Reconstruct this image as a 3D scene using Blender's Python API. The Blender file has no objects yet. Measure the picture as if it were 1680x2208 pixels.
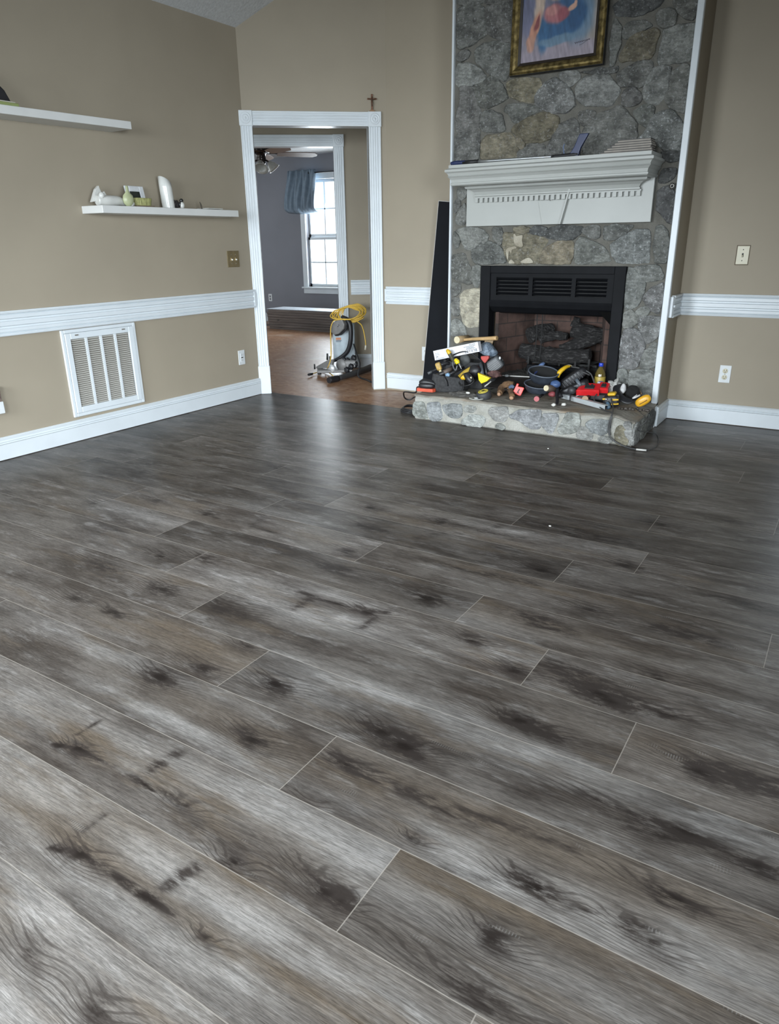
import bpy, bmesh, math, random
import numpy as np
from mathutils import Vector, Matrix, Euler, noise as mnoise
S = bpy.context.scene
COL = S.collection
PI = math.pi
random.seed(7)

# ------------------------------------------------------------------ camera
F_PX = 1545.0
cam_d = bpy.data.cameras.new('camera')
cam = bpy.data.objects.new('camera', cam_d)
COL.objects.link(cam)
pitch, yaw, roll = math.radians(20.607), math.radians(-32.468), math.radians(-0.776)
fw = Vector((math.sin(yaw)*math.cos(pitch), math.cos(yaw)*math.cos(pitch), -math.sin(pitch)))
rt = Vector((math.cos(yaw), -math.sin(yaw), 0.0))
up = rt.cross(fw)
r2 = rt*math.cos(roll) + up*math.sin(roll)
u2 = up*math.cos(roll) - rt*math.sin(roll)
cam.matrix_world = Matrix(((r2.x, u2.x, -fw.x, 0), (r2.y, u2.y, -fw.y, 0), (r2.z, u2.z, -fw.z, 1.2), (0, 0, 0, 1)))
cam_d.sensor_fit = 'AUTO'
cam_d.sensor_width = 36.0
cam_d.lens = F_PX/2208.0*36.0
cam_d.clip_start = 0.05
S.camera = cam

# ------------------------------------------------------------------ view, sky, daylight
S.view_settings.view_transform = 'Standard'
S.view_settings.look = 'None'
S.view_settings.exposure = 0.0
S.view_settings.gamma = 1.0
S.view_settings.use_curve_mapping = False
W = bpy.data.worlds.new('sky'); S.world = W; W.use_nodes = True
bg = W.node_tree.nodes['Background']
bg.inputs[0].default_value = (0.80, 0.92, 1.0, 1); bg.inputs[1].default_value = 1.8

def area(name, loc, aim, sx, sy, power, col=(0.86, 0.94, 1.0), spread=180):
    l = bpy.data.lights.new(name, 'AREA'); l.shape = 'RECTANGLE'; l.size = sx; l.size_y = sy
    l.energy = power; l.color = col; l.spread = math.radians(spread)
    o = bpy.data.objects.new(name, l); COL.objects.link(o)
    o.location = loc
    d = Vector(aim) - Vector(loc)
    o.rotation_euler = d.to_track_quat('-Z', 'Y').to_euler()
    return o
area('daylight_rear_left_window', (-2.9, -2.23, 1.35), (-2.6, 2.0, -0.25), 1.5, 1.5, 86, spread=70)
area('daylight_rear_right_window', (-0.6, -2.23, 1.35), (-2.0, 2.0, -0.25), 1.6, 1.5, 78, spread=70)
area('added_left_wall_fill', (2.12, -0.4, 1.4), (-3.4, 2.6, -0.35), 1.6, 1.5, 85, spread=80)  # added lamp at an unseen opening, brightens the left wall
area('daylight_back_window', (0.45, 5.45, 1.15), (0.3, 2.5, 0.2), 1.3, 1.5, 6, spread=160)
area('daylight_far_room_window', (-6.97, 9.62, 1.33), (-6.7, 7.0, 0.6), 1.0, 1.6, 70, spread=170)
area('added_far_room_fill', (-10.0, 7.2, 1.4), (-6.0, 7.2, 0.8), 1.4, 1.5, 34, spread=170)  # added lamp with no window behind it, brightens the slate room

# ------------------------------------------------------------------ mesh helpers
def V(*a): return Vector(a)
def nb(): return bmesh.new()

def box(bm, x0, x1, y0, y1, z0, z1, M=None, bev=0.0, seg=1):
    r = bmesh.ops.create_cube(bm, size=1.0)
    vs = r['verts']
    bmesh.ops.scale(bm, vec=(abs(x1-x0), abs(y1-y0), abs(z1-z0)), verts=vs)
    bmesh.ops.translate(bm, vec=((x0+x1)/2, (y0+y1)/2, (z0+z1)/2), verts=vs)
    if bev > 0:
        es = list({e for v in vs for e in v.link_edges})
        rr = bmesh.ops.bevel(bm, geom=es, offset=bev, segments=seg, affect='EDGES', profile=0.6)
        vs = list({v for f in rr['faces'] for v in f.verts} | {v for v in vs if v.is_valid})
    if M is not None:
        bmesh.ops.transform(bm, matrix=M, verts=vs)
    return vs

def rings(bm, rs, close=True, cap0=True, cap1=True, smooth=True):
    """skin a list of vertex rings"""
    vr = [[bm.verts.new(p) for p in r] for r in rs]
    n = len(vr[0])
    for a, b in zip(vr[:-1], vr[1:]):
        for i in range(n if close else n-1):
            j = (i+1) % n
            try:
                f = bm.faces.new((a[i], a[j], b[j], b[i])); f.smooth = smooth
            except ValueError: pass
    if close and cap0: 
        try: bm.faces.new(list(reversed(vr[0])))
        except ValueError: pass
    if close and cap1:
        try: bm.faces.new(vr[-1])
        except ValueError: pass
    return [v for r in vr for v in r]

def cr(pts, n=6, closed=False):
    """Catmull-Rom through points"""
    P = [Vector(p) for p in pts]
    if len(P) < 3 and not closed: return P
    out = []
    m = len(P)
    for i in range(m if closed else m-1):
        if closed: p0, p1, p2, p3 = P[i-1], P[i], P[(i+1) % m], P[(i+2) % m]
        else:
            p1, p2 = P[i], P[i+1]
            p0 = P[i-1] if i else p1*2-p2
            p3 = P[i+2] if i+2 < m else p2*2-p1
        for k in range(n):
            t = k/n
            out.append(0.5*((2*p1)+(p2-p0)*t+(2*p0-5*p1+4*p2-p3)*t*t+(3*p1-p0-3*p2+p3)*t**3))
    if not closed: out.append(P[-1])
    return out

def tube(bm, pts, r, n=8, sm=6, closed=False, flat=1.0):
    """round (or flattened) tube along a smooth path; r a number or one per control point"""
    P = cr(pts, sm, closed) if sm else [Vector(p) for p in pts]
    m = len(P)
    if isinstance(r, (int, float)): R = [r]*m
    else:
        R = []
        k = len(r)-1
        for i in range(m):
            t = i/(m-1)*k; a = min(int(t), k-1) if k else 0; 
            R.append(r[a]*(1-(t-a)) + r[min(a+1, k)]*(t-a))
    rs = []
    T0 = (P[1]-P[0]).normalized()
    nrm = T0.orthogonal().normalized()
    if abs(T0.z) < 0.9: nrm = (V(0, 0, 1)-T0*T0.z).normalized()
    for i in range(m):
        a = P[i-1] if (i or closed) else P[i]
        b = P[(i+1) % m] if (i < m-1 or closed) else P[i]
        T = (b-a)
        T = T.normalized() if T.length > 1e-9 else T0
        nrm = (nrm - T*nrm.dot(T))
        nrm = nrm.normalized() if nrm.length > 1e-6 else T.orthogonal().normalized()
        bi = T.cross(nrm)
        rs.append([P[i]+nrm*math.cos(2*PI*k/n)*R[i]*flat+bi*math.sin(2*PI*k/n)*R[i] for k in range(n)])
    if closed: rs.append(rs[0])
    vs = rings(bm, rs, cap0=not closed, cap1=not closed)
    if closed: bmesh.ops.remove_doubles(bm, verts=vs, dist=1e-6)
    return vs

def rod(bm, p, q, r0, r1=None, n=12):
    if r1 is None: r1 = r0
    return tube(bm, [p, q], [r0, r1], n=n, sm=0)

def lathe(bm, prof, M=None, n=24):
    """profile of (r, z) about local z"""
    rs = [[V(max(r, 1e-5)*math.cos(2*PI*k/n), max(r, 1e-5)*math.sin(2*PI*k/n), z) for k in range(n)] for r, z in prof]
    hollow = prof[0][0] > 1e-3 and prof[-1][0] > 1e-3      # a ring: join last to first instead of capping
    if hollow: rs.append(rs[0])
    vs = rings(bm, rs, cap0=not hollow, cap1=not hollow)
    bmesh.ops.remove_doubles(bm, verts=vs, dist=2e-5)
    vs = [v for v in vs if v.is_valid]
    if M is not None: bmesh.ops.transform(bm, matrix=M, verts=vs)
    return vs

def prism(bm, poly, t0, t1, M=None, bev=0.0):
    """2-D polygon (x,y) extruded from z=t0 to t1 in local space"""
    a = [bm.verts.new((x, y, t0)) for x, y in poly]
    b = [bm.verts.new((x, y, t1)) for x, y in poly]
    n = len(poly)
    fs = [bm.faces.new(list(reversed(a))), bm.faces.new(b)]
    for i in range(n):
        fs.append(bm.faces.new((a[i], a[(i+1) % n], b[(i+1) % n], b[i])))
    bmesh.ops.recalc_face_normals(bm, faces=fs)
    vs = a+b
    if bev > 0:
        es = list({e for f in fs[:2] for e in f.edges})
        rr = bmesh.ops.bevel(bm, geom=es, offset=bev, segments=2, affect='EDGES', profile=0.6)
        vs = list(set(rr['verts']) | {v for v in vs if v.is_valid})
    if M is not None: bmesh.ops.transform(bm, matrix=M, verts=[v for v in vs if v.is_valid])
    return vs

def blob(bm, c, r, M=None, sub=3, amp=0.0, sc=8.0, seed=0.0):
    """ellipsoid with optional lumps"""
    q = bmesh.ops.create_icosphere(bm, subdivisions=sub, radius=1.0)
    vs = q['verts']
    for v in vs:
        d = 1.0
        if amp: d += amp*mnoise.noise(v.co*sc*0.25+V(seed, seed*1.7, 3))
        v.co = V(v.co.x*r[0]*d, v.co.y*r[1]*d, v.co.z*r[2]*d)
    for v in vs:
        for f in v.link_faces: f.smooth = True
    if M is not None: bmesh.ops.transform(bm, matrix=M, verts=vs)
    bmesh.ops.translate(bm, vec=c, verts=vs)
    return vs

def superbox(bm, r, M, e=4.0, n=20, m=12):
    """rounded box (superellipsoid) half sizes r"""
    def sp(w, k): return math.copysign(abs(w)**(2.0/k), w)
    rs = []
    for i in range(m+1):
        ph = -PI/2+PI*i/m
        rs.append([V(r[0]*sp(math.cos(ph), e)*sp(math.cos(2*PI*k/n), e), r[1]*sp(math.cos(ph), e)*sp(math.sin(2*PI*k/n), e), r[2]*sp(math.sin(ph), e)) for k in range(n)])
    vs = rings(bm, rs)
    bmesh.ops.remove_doubles(bm, verts=vs, dist=1e-6)
    vs = [v for v in vs if v.is_valid]
    bmesh.ops.transform(bm, matrix=M, verts=vs)
    return vs

def TR(loc, rot=(0, 0, 0), sc=1.0):
    return Matrix.Translation(Vector(loc)) @ Euler([math.radians(a) for a in rot], 'XYZ').to_matrix().to_4x4() @ Matrix.Scale(sc, 4)

def frame(o, x, z=(0, 0, 1)):
    """matrix with origin o, local x along x, local z close to z"""
    X = Vector(x).normalized(); Z = Vector(z); Z = (Z-X*Z.dot(X)).normalized(); Y = Z.cross(X)
    return Matrix(((X.x, Y.x, Z.x, o[0]), (X.y, Y.y, Z.y, o[1]), (X.z, Y.z, Z.z, o[2]), (0, 0, 0, 1)))

def mesh(name, bm, mat):
    me = bpy.data.meshes.new(name)
    bm.normal_update()
    bm.to_mesh(me); bm.free()
    if mat is not None: me.materials.append(mat)
    return me

def obj(name, bm, mat, parent=None, recalc=True, label=None):
    if recalc: bmesh.ops.recalc_face_normals(bm, faces=bm.faces[:])
    o = bpy.data.objects.new(name, mesh(name, bm, mat))
    COL.objects.link(o)
    if parent is not None:
        o.parent = parent
        o.matrix_parent_inverse = world_of(parent).inverted()
    if label: o['label'] = label
    return o

def world_of(o):
    if o.parent is None: return o.matrix_basis.copy()
    return world_of(o.parent) @ o.matrix_parent_inverse @ o.matrix_basis

def tag(o, label, cat, group=None, kind=None):
    o['label'] = label; o['category'] = cat
    if group: o['group'] = group
    if kind: o['kind'] = kind
    return o

def thing(name, label, cat, loc, group=None):
    o = bpy.data.objects.new(name, None); COL.objects.link(o)
    o.location = loc; o.empty_display_size = 0.05
    return tag(o, label, cat, group)

def struct(name, bm, mat, parent=None, recalc=True):
    o = obj(name, bm, mat, parent, recalc)
    if parent is None: o['kind'] = 'structure'
    return o

def struct_empty(name, loc):
    o = bpy.data.objects.new(name, None); COL.objects.link(o); o.location = loc; o['kind'] = 'structure'
    return o

def text_bm(s, size, M, depth=0.0006):
    cu = bpy.data.curves.new('txt', 'FONT'); cu.body = s; cu.size = size; cu.extrude = depth
    cu.align_x = 'CENTER'; cu.align_y = 'CENTER'
    to = bpy.data.objects.new('txt', cu); COL.objects.link(to)
    dg = bpy.context.evaluated_depsgraph_get()
    me = bpy.data.meshes.new_from_object(to.evaluated_get(dg))
    bm = nb(); bm.from_mesh(me)
    bpy.data.objects.remove(to); bpy.data.curves.remove(cu); bpy.data.meshes.remove(me)
    bmesh.ops.transform(bm, matrix=M, verts=bm.verts[:])
    return bm

def dup(root, M):
    """copy a thing and its parts, moved by matrix M"""
    def cp(o, par):
        c = o.copy(); COL.objects.link(c)
        if par is not None: c.parent = par
        for ch in o.children: cp(ch, c)
        return c
    c = cp(root, None)
    c.matrix_basis = M @ root.matrix_basis
    return c

# ------------------------------------------------------------------ shader helpers
class NS:
    """a socket with arithmetic"""
    def __init__(s, t, k): s.t = t; s.k = k
    def _m(s, op, b=None, c=None, clamp=False):
        n = s.t.nodes.new('ShaderNodeMath'); n.operation = op; n.use_clamp = clamp
        s.t.links.new(s.k, n.inputs[0])
        for i, q in ((1, b), (2, c)):
            if q is None: continue
            if isinstance(q, NS): s.t.links.new(q.k, n.inputs[i])
            else: n.inputs[i].default_value = q
        return NS(s.t, n.outputs[0])
    def __add__(s, b): return s._m('ADD', b)
    def __sub__(s, b): return s._m('SUBTRACT', b)
    def __mul__(s, b): return s._m('MULTIPLY', b)
    def __truediv__(s, b): return s._m('DIVIDE', b)
    def __radd__(s, b): return s._m('ADD', b)
    def __rmul__(s, b): return s._m('MULTIPLY', b)
    def __rsub__(s, b): return (s*-1.0)+b
    def abs(s): return s._m('ABSOLUTE')
    def sin(s): return s._m('SINE')
    def fract(s): return s._m('FRACT')
    def pow(s, b): return s._m('POWER', b)
    def max(s, b): return s._m('MAXIMUM', b)
    def min(s, b): return s._m('MINIMUM', b)
    def clamp(s): return s._m('ADD', 0.0, clamp=True)
    def sm(s, a, b, lo=0.0, hi=1.0):
        n = s.t.nodes.new('ShaderNodeMapRange'); n.interpolation_type = 'SMOOTHSTEP'
        s.t.links.new(s.k, n.inputs[0])
        for i, q in ((1, a), (2, b), (3, lo), (4, hi)): n.inputs[i].default_value = q
        return NS(s.t, n.outputs[0])

class MT:
    def __init__(s, name):
        s.m = bpy.data.materials.new(name); s.m.use_nodes = True
        s.t = s.m.node_tree; s.b = s.t.nodes['Principled BSDF']
    def n(s, typ, **kw):
        q = s.t.nodes.new(typ)
        for k, v in kw.items(): setattr(q, k, v)
        return q
    def coord(s, kind='Object'):
        return NS(s.t, s.n('ShaderNodeTexCoord').outputs[kind])
    def attr(s, name, out='Fac'):
        q = s.n('ShaderNodeAttribute'); q.attribute_name = name
        return NS(s.t, q.outputs[out])
    def sep(s, v):
        q = s.n('ShaderNodeSeparateXYZ'); s.t.links.new(v.k, q.inputs[0])
        return [NS(s.t, q.outputs[i]) for i in range(3)]
    def comb(s, x, y, z):
        q = s.n('ShaderNodeCombineXYZ')
        for i, w in enumerate((x, y, z)):
            if isinstance(w, NS): s.t.links.new(w.k, q.inputs[i])
            else: q.inputs[i].default_value = w
        return NS(s.t, q.outputs[0])
    def noise(s, v, scale, detail=3, rough=0.5, dist=0.0, out='Fac'):
        q = s.n('ShaderNodeTexNoise')
        if v is not None: s.t.links.new(v.k, q.inputs['Vector'])
        q.inputs['Scale'].default_value = scale; q.inputs['Detail'].default_value = detail
        q.inputs['Roughness'].default_value = rough; q.inputs['Distortion'].default_value = dist
        return NS(s.t, q.outputs[out])
    def voro(s, v, scale, feat='F1', out='Distance'):
        q = s.n('ShaderNodeTexVoronoi', feature=feat); s.t.links.new(v.k, q.inputs['Vector'])
        q.inputs['Scale'].default_value = scale
        return NS(s.t, q.outputs[out])
    def mix(s, a, b, f):
        q = s.n('ShaderNodeMix', data_type='RGBA')
        for i, w in ((6, a), (7, b)):
            if isinstance(w, NS): s.t.links.new(w.k, q.inputs[i])
            else: q.inputs[i].default_value = (w[0], w[1], w[2], 1)
        if isinstance(f, NS): s.t.links.new(f.k, q.inputs[0])
        else: q.inputs[0].default_value = f
        return NS(s.t, q.outputs[2])
    def mulc(s, a, f):
        """colour times scalar"""
        q = s.n('ShaderNodeMix', data_type='RGBA', blend_type='MULTIPLY'); q.inputs[0].default_value = 1
        s.t.links.new(a.k, q.inputs[6])
        s.t.links.new(s.comb(f, f, f).k, q.inputs[7])
        return NS(s.t, q.outputs[2])
    def rgb(s, c):
        q = s.n('ShaderNodeRGB'); q.outputs[0].default_value = (c[0], c[1], c[2], 1)
        return NS(s.t, q.outputs[0])
    def color(s, c):
        if isinstance(c, NS): s.t.links.new(c.k, s.b.inputs['Base Color'])
        else: s.b.inputs['Base Color'].default_value = (c[0], c[1], c[2], 1)
    def set(s, **kw):
        for k, v in kw.items():
            i = s.b.inputs[k.replace('_', ' ')]
            if isinstance(v, NS): s.t.links.new(v.k, i)
            else: i.default_value = v
    def bump(s, h, strength=0.3, dist=0.01):
        q = s.n('ShaderNodeBump'); q.inputs['Strength'].default_value = strength; q.inputs['Distance'].default_value = dist
        s.t.links.new(h.k, q.inputs['Height']); s.t.links.new(q.outputs[0], s.b.inputs['Normal'])

def srgb(r, g, b):
    f = lambda c: (c/255/12.92) if c <= 10 else ((c/255+0.055)/1.055)**2.4
    return (f(r), f(g), f(b))

_cache = {}
def plain(name, col, rough=0.5, metal=0.0, var=0.08, scale=30.0, bump=0.0, spec=0.5):
    """one colour with slight procedural mottling"""
    if name in _cache: return _cache[name]
    m = MT(name)
    n = m.noise(m.coord(), scale, 3)
    m.color(m.mulc(m.rgb(col), n.sm(0.25, 0.75, 1-var, 1+var)))
    m.set(Roughness=rough, Metallic=metal, Specular_IOR_Level=spec)
    if bump: m.bump(n, bump, 0.004)
    _cache[name] = m.m
    return m.m

# ------------------------------------------------------------------ traced shapes (metres)
STONES=[('g',[(-2.583,2.635),(-2.513,2.651),(-2.407,2.622),(-2.386,2.572),(-2.371,2.48),(-2.467,2.437),(-2.578,2.411)]),('g',[(-2.39,2.611),(-2.33,2.623),(-2.176,2.616),(-2.172,2.398),(-2.229,2.412),(-2.306,2.441),(-2.363,2.481),(-2.379,2.55)]),('g',[(-2.588,2.688),(-2.403,2.685),(-2.402,2.642),(-2.581,2.657)]),('g',[(-2.387,2.69),(-2.178,2.658),(-2.176,2.621),(-2.385,2.636)]),('g',[(-2.449,2.386),(-2.388,2.415),(-2.322,2.413),(-2.179,2.382),(-2.179,2.274),(-2.235,2.188),(-2.314,2.228),(-2.383,2.276),(-2.441,2.319)]),('g',[(-2.583,2.38),(-2.523,2.395),(-2.488,2.373),(-2.533,2.343),(-2.582,2.344)]),('l',[(-2.588,2.323),(-2.498,2.314),(-2.417,2.271),(-2.376,2.24),(-2.392,2.206),(-2.477,2.192),(-2.564,2.19),(-2.585,2.208)]),('l',[(-1.861,2.186),(-1.751,2.186),(-1.725,2.146),(-1.79,2.115),(-1.848,2.155)]),('g',[(-2.459,2.177),(-2.38,2.191),(-2.347,2.223),(-2.297,2.213),(-2.244,2.149),(-2.208,2.083),(-2.285,2.064),(-2.34,2.048),(-2.403,2.052),(-2.44,2.12)]),('g',[(-2.558,2.183),(-2.476,2.174),(-2.446,2.111),(-2.408,2.025),(-2.405,1.927),(-2.51,1.921),(-2.582,1.917),(-2.584,2.003),(-2.55,2.108)]),('t',[(-2.212,2.177),(-2.148,2.188),(-1.993,2.171),(-1.982,2.118),(-2.019,2.087),(-2.025,2.043),(-2.076,2.055),(-2.158,2.083),(-2.198,2.105)]),('w',[(-1.998,2.089),(-1.95,2.14),(-1.884,2.163),(-1.82,2.122),(-1.772,2.074),(-1.746,1.999),(-1.809,1.966),(-1.902,1.979),(-1.994,2.022),(-2.016,2.069)]),('g',[(-2.396,2.005),(-2.345,2.024),(-2.305,2.006),(-2.248,1.992),(-2.221,1.898),(-2.277,1.893),(-2.393,1.912)]),('g',[(-2.227,2.013),(-2.195,2.051),(-2.118,2.034),(-2.005,2.019),(-1.971,1.994),(-2.06,1.971),(-2.135,1.941),(-2.163,1.948),(-2.175,1.985)]),('t',[(-2.15,1.92),(-2.08,1.945),(-1.991,1.964),(-1.928,1.972),(-1.853,1.939),(-1.85,1.899),(-1.871,1.834),(-1.949,1.813),(-2.035,1.815),(-2.073,1.813),(-2.125,1.858),(-2.165,1.884)]),('g',[(-2.575,1.893),(-2.516,1.905),(-2.412,1.899),(-2.41,1.727),(-2.583,1.714),(-2.589,1.841)]),('t',[(-2.384,1.836),(-2.345,1.875),(-2.265,1.864),(-2.187,1.877),(-2.145,1.832),(-2.121,1.779),(-2.123,1.719),(-2.386,1.731)]),('t',[(-2.13,1.849),(-2.072,1.804),(-2.087,1.777),(-2.115,1.784)]),('g',[(-2.109,1.769),(-1.996,1.793),(-1.937,1.789),(-1.932,1.72),(-2.117,1.718)]),('g',[(-1.844,1.885),(-1.745,1.925),(-1.717,1.892),(-1.701,1.821),(-1.692,1.709),(-1.916,1.719),(-1.914,1.765),(-1.857,1.851)]),('l',[(-1.742,2.095),(-1.699,2.143),(-1.546,2.141),(-1.466,2.051),(-1.519,1.979),(-1.678,1.994),(-1.736,2.048)]),('g',[(-1.492,2.14),(-1.457,2.161),(-1.373,2.187),(-1.306,2.189),(-1.289,2.161),(-1.314,2.1),(-1.341,2.059),(-1.411,2.078),(-1.458,2.075),(-1.485,2.119)]),('l',[(-1.315,2.068),(-1.274,2.144),(-1.23,2.15),(-1.176,2.136),(-1.191,2.075),(-1.196,2.007),(-1.239,1.959),(-1.282,1.975),(-1.327,2.021)]),('g',[(-1.178,2.041),(-1.168,2.104),(-1.113,2.148),(-1.075,2.128),(-1.066,2.077),(-1.083,2.047),(-1.164,2.036)]),('g',[(-1.184,2.014),(-1.163,2.028),(-1.078,2.039),(-1.073,1.963),(-1.073,1.899),(-1.124,1.92),(-1.167,1.948),(-1.19,1.991)]),('g',[(-1.442,2.016),(-1.431,2.048),(-1.381,2.055),(-1.356,2.028),(-1.332,2.017),(-1.341,1.977),(-1.4,1.966),(-1.443,1.978)]),('g',[(-1.373,1.934),(-1.306,1.953),(-1.256,1.944),(-1.255,1.903),(-1.276,1.843),(-1.299,1.845),(-1.346,1.895)]),('g',[(-1.669,1.858),(-1.606,1.926),(-1.52,1.944),(-1.466,1.97),(-1.409,1.921),(-1.344,1.857),(-1.346,1.811),(-1.341,1.759),(-1.388,1.758),(-1.421,1.713),(-1.657,1.716),(-1.679,1.797)]),('w',[(-1.324,1.779),(-1.286,1.806),(-1.246,1.898),(-1.189,1.909),(-1.15,1.914),(-1.074,1.83),(-1.081,1.748),(-1.075,1.698),(-1.16,1.704),(-1.211,1.75),(-1.272,1.767)]),('d',[(-1.182,1.697),(-1.124,1.697),(-1.074,1.69),(-1.081,1.64),(-1.14,1.648)]),('g',[(-1.707,1.956),(-1.613,1.952),(-1.616,1.927),(-1.671,1.88),(-1.703,1.904)]),('g',[(-1.543,2.423),(-1.52,2.424),(-1.493,2.381),(-1.497,2.286),(-1.513,2.208),(-1.534,2.19),(-1.544,2.191),(-1.543,2.332)]),('g',[(-1.478,2.371),(-1.445,2.401),(-1.351,2.396),(-1.317,2.368),(-1.389,2.343),(-1.446,2.319),(-1.47,2.334)]),('t',[(-1.487,2.229),(-1.451,2.28),(-1.428,2.321),(-1.353,2.334),(-1.298,2.354),(-1.27,2.323),(-1.284,2.271),(-1.299,2.21),(-1.398,2.21),(-1.466,2.206)]),('l',[(-1.239,2.334),(-1.159,2.342),(-1.073,2.345),(-1.062,2.246),(-1.073,2.167),(-1.241,2.167),(-1.257,2.193),(-1.24,2.269)]),('d',[(-1.546,2.505),(-1.459,2.538),(-1.263,2.5),(-1.292,2.456),(-1.364,2.44),(-1.422,2.437),(-1.523,2.451)]),('g',[(-1.296,2.415),(-1.264,2.436),(-1.212,2.432),(-1.183,2.406),(-1.19,2.358),(-1.246,2.354),(-1.275,2.385)]),('g',[(-1.205,2.476),(-1.082,2.465),(-1.076,2.386),(-1.095,2.367),(-1.139,2.392),(-1.183,2.439)]),('g',[(-1.538,2.178),(-1.496,2.186),(-1.502,2.15),(-1.675,2.165),(-1.716,2.178),(-1.581,2.179)]),('g',[(-2.563,1.546),(-2.509,1.549),(-2.492,1.524),(-2.501,1.5),(-2.537,1.479),(-2.558,1.505)]),('g',[(-2.584,1.473),(-2.554,1.483),(-2.543,1.449),(-2.576,1.4),(-2.585,1.4)]),('g',[(-2.562,1.383),(-2.539,1.416),(-2.513,1.454),(-2.496,1.437),(-2.497,1.325),(-2.54,1.318),(-2.568,1.333)]),('l',[(-2.567,1.276),(-2.492,1.289),(-2.376,1.281),(-2.318,1.238),(-2.324,1.202),(-2.375,1.169),(-2.434,1.149),(-2.492,1.153),(-2.524,1.213),(-2.538,1.242)]),('g',[(-2.284,1.282),(-2.214,1.283),(-2.206,1.181),(-2.252,1.198),(-2.27,1.249)]),('g',[(-2.434,1.138),(-2.366,1.183),(-2.3,1.191),(-2.221,1.162),(-2.183,1.097),(-2.175,1.055),(-2.411,1.052),(-2.429,1.083)]),('g',[(-2.582,1.262),(-2.552,1.228),(-2.541,1.205),(-2.554,1.17),(-2.578,1.159)]),('t',[(-2.202,1.25),(-2.115,1.248),(-2.017,1.232),(-1.882,1.21),(-1.875,1.19),(-1.922,1.136),(-1.928,1.056),(-2.14,1.055),(-2.166,1.097),(-2.193,1.168)]),('d',[(-1.997,1.266),(-1.959,1.29),(-1.887,1.279),(-1.889,1.235),(-1.939,1.238),(-1.99,1.246)]),('t',[(-2.117,1.286),(-2.009,1.284),(-2.013,1.252),(-2.11,1.253)]),('d',[(-1.873,1.244),(-1.849,1.283),(-1.779,1.286),(-1.641,1.283),(-1.648,1.241),(-1.693,1.208),(-1.849,1.212),(-1.875,1.222)]),('t',[(-1.905,1.056),(-1.913,1.096),(-1.878,1.151),(-1.793,1.189),(-1.694,1.188),(-1.69,1.135),(-1.702,1.054)]),('g',[(-1.669,1.076),(-1.669,1.174),(-1.636,1.221),(-1.571,1.187),(-1.481,1.153),(-1.427,1.067),(-1.654,1.052)]),('g',[(-1.633,1.274),(-1.523,1.281),(-1.517,1.215),(-1.563,1.215),(-1.617,1.24)]),('g',[(-1.489,1.282),(-1.304,1.282),(-1.359,1.234),(-1.449,1.197),(-1.482,1.205)]),('w',[(-1.437,1.166),(-1.369,1.211),(-1.293,1.248),(-1.215,1.254),(-1.195,1.216),(-1.197,1.16),(-1.19,1.062),(-1.382,1.062),(-1.419,1.104)]),('g',[(-1.163,1.268),(-1.129,1.278),(-1.095,1.241),(-1.078,1.196),(-1.077,1.062),(-1.147,1.062),(-1.158,1.179)]),('d',[(-1.172,1.481),(-1.107,1.5),(-1.077,1.466),(-1.066,1.377),(-1.075,1.291),(-1.094,1.299),(-1.163,1.37),(-1.168,1.384)]),('d',[(-1.172,1.548),(-1.155,1.59),(-1.086,1.6),(-1.079,1.575),(-1.115,1.539),(-1.173,1.524)]),('l',[(-1.266,1.033),(-1.121,1.038),(-1.11,1.013),(-1.086,0.975),(-1.092,0.956),(-1.189,0.949),(-1.234,0.993)]),('l',[(-1.308,1.022),(-1.278,1.022),(-1.227,0.961),(-1.191,0.923),(-1.213,0.828),(-1.241,0.784),(-1.307,0.769),(-1.308,0.901)]),('w',[(-1.19,0.841),(-1.156,0.892),(-1.083,0.932),(-1.074,0.863),(-1.085,0.749),(-1.13,0.767),(-1.166,0.798)]),('l',[(-1.234,0.756),(-1.168,0.786),(-1.145,0.759),(-1.201,0.717)]),('l',[(-1.302,0.745),(-1.267,0.763),(-1.217,0.716),(-1.216,0.682),(-1.24,0.663),(-1.299,0.648)]),('w',[(-1.206,0.705),(-1.153,0.721),(-1.075,0.718),(-1.07,0.642),(-1.083,0.598),(-1.139,0.554),(-1.174,0.621),(-1.194,0.649)]),('w',[(-1.299,0.615),(-1.255,0.644),(-1.195,0.624),(-1.173,0.589),(-1.152,0.528),(-1.175,0.461),(-1.186,0.401),(-1.24,0.383),(-1.303,0.382),(-1.306,0.515)]),('l',[(-1.13,0.513),(-1.11,0.547),(-1.075,0.558),(-1.07,0.414),(-1.121,0.398),(-1.167,0.403),(-1.157,0.462)]),('l',[(-1.306,0.361),(-1.258,0.369),(-1.239,0.287),(-1.305,0.285)]),('l',[(-1.232,0.362),(-1.099,0.377),(-1.08,0.359),(-1.071,0.204),(-1.095,0.201),(-1.162,0.199),(-1.217,0.198)]),('g',[(-2.594,1.096),(-2.549,1.111),(-2.491,1.108),(-2.486,1.061),(-2.443,0.995),(-2.436,0.916),(-2.461,0.906),(-2.545,0.935),(-2.591,0.952)]),('g',[(-2.427,1.021),(-2.384,1.033),(-2.356,1.016),(-2.363,0.931),(-2.386,0.893),(-2.413,0.89),(-2.425,0.96)]),('c',[(-2.521,0.816),(-2.491,0.85),(-2.426,0.866),(-2.365,0.876),(-2.356,0.725),(-2.366,0.616),(-2.397,0.605),(-2.46,0.602),(-2.489,0.638),(-2.518,0.701)]),('g',[(-2.59,0.91),(-2.534,0.899),(-2.533,0.858),(-2.567,0.824),(-2.588,0.829)]),('l',[(-2.591,0.627),(-2.552,0.651),(-2.498,0.607),(-2.472,0.552),(-2.464,0.525),(-2.5,0.539),(-2.589,0.531)]),('g',[(-2.591,0.799),(-2.531,0.792),(-2.529,0.704),(-2.55,0.681),(-2.592,0.689)])]
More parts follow.
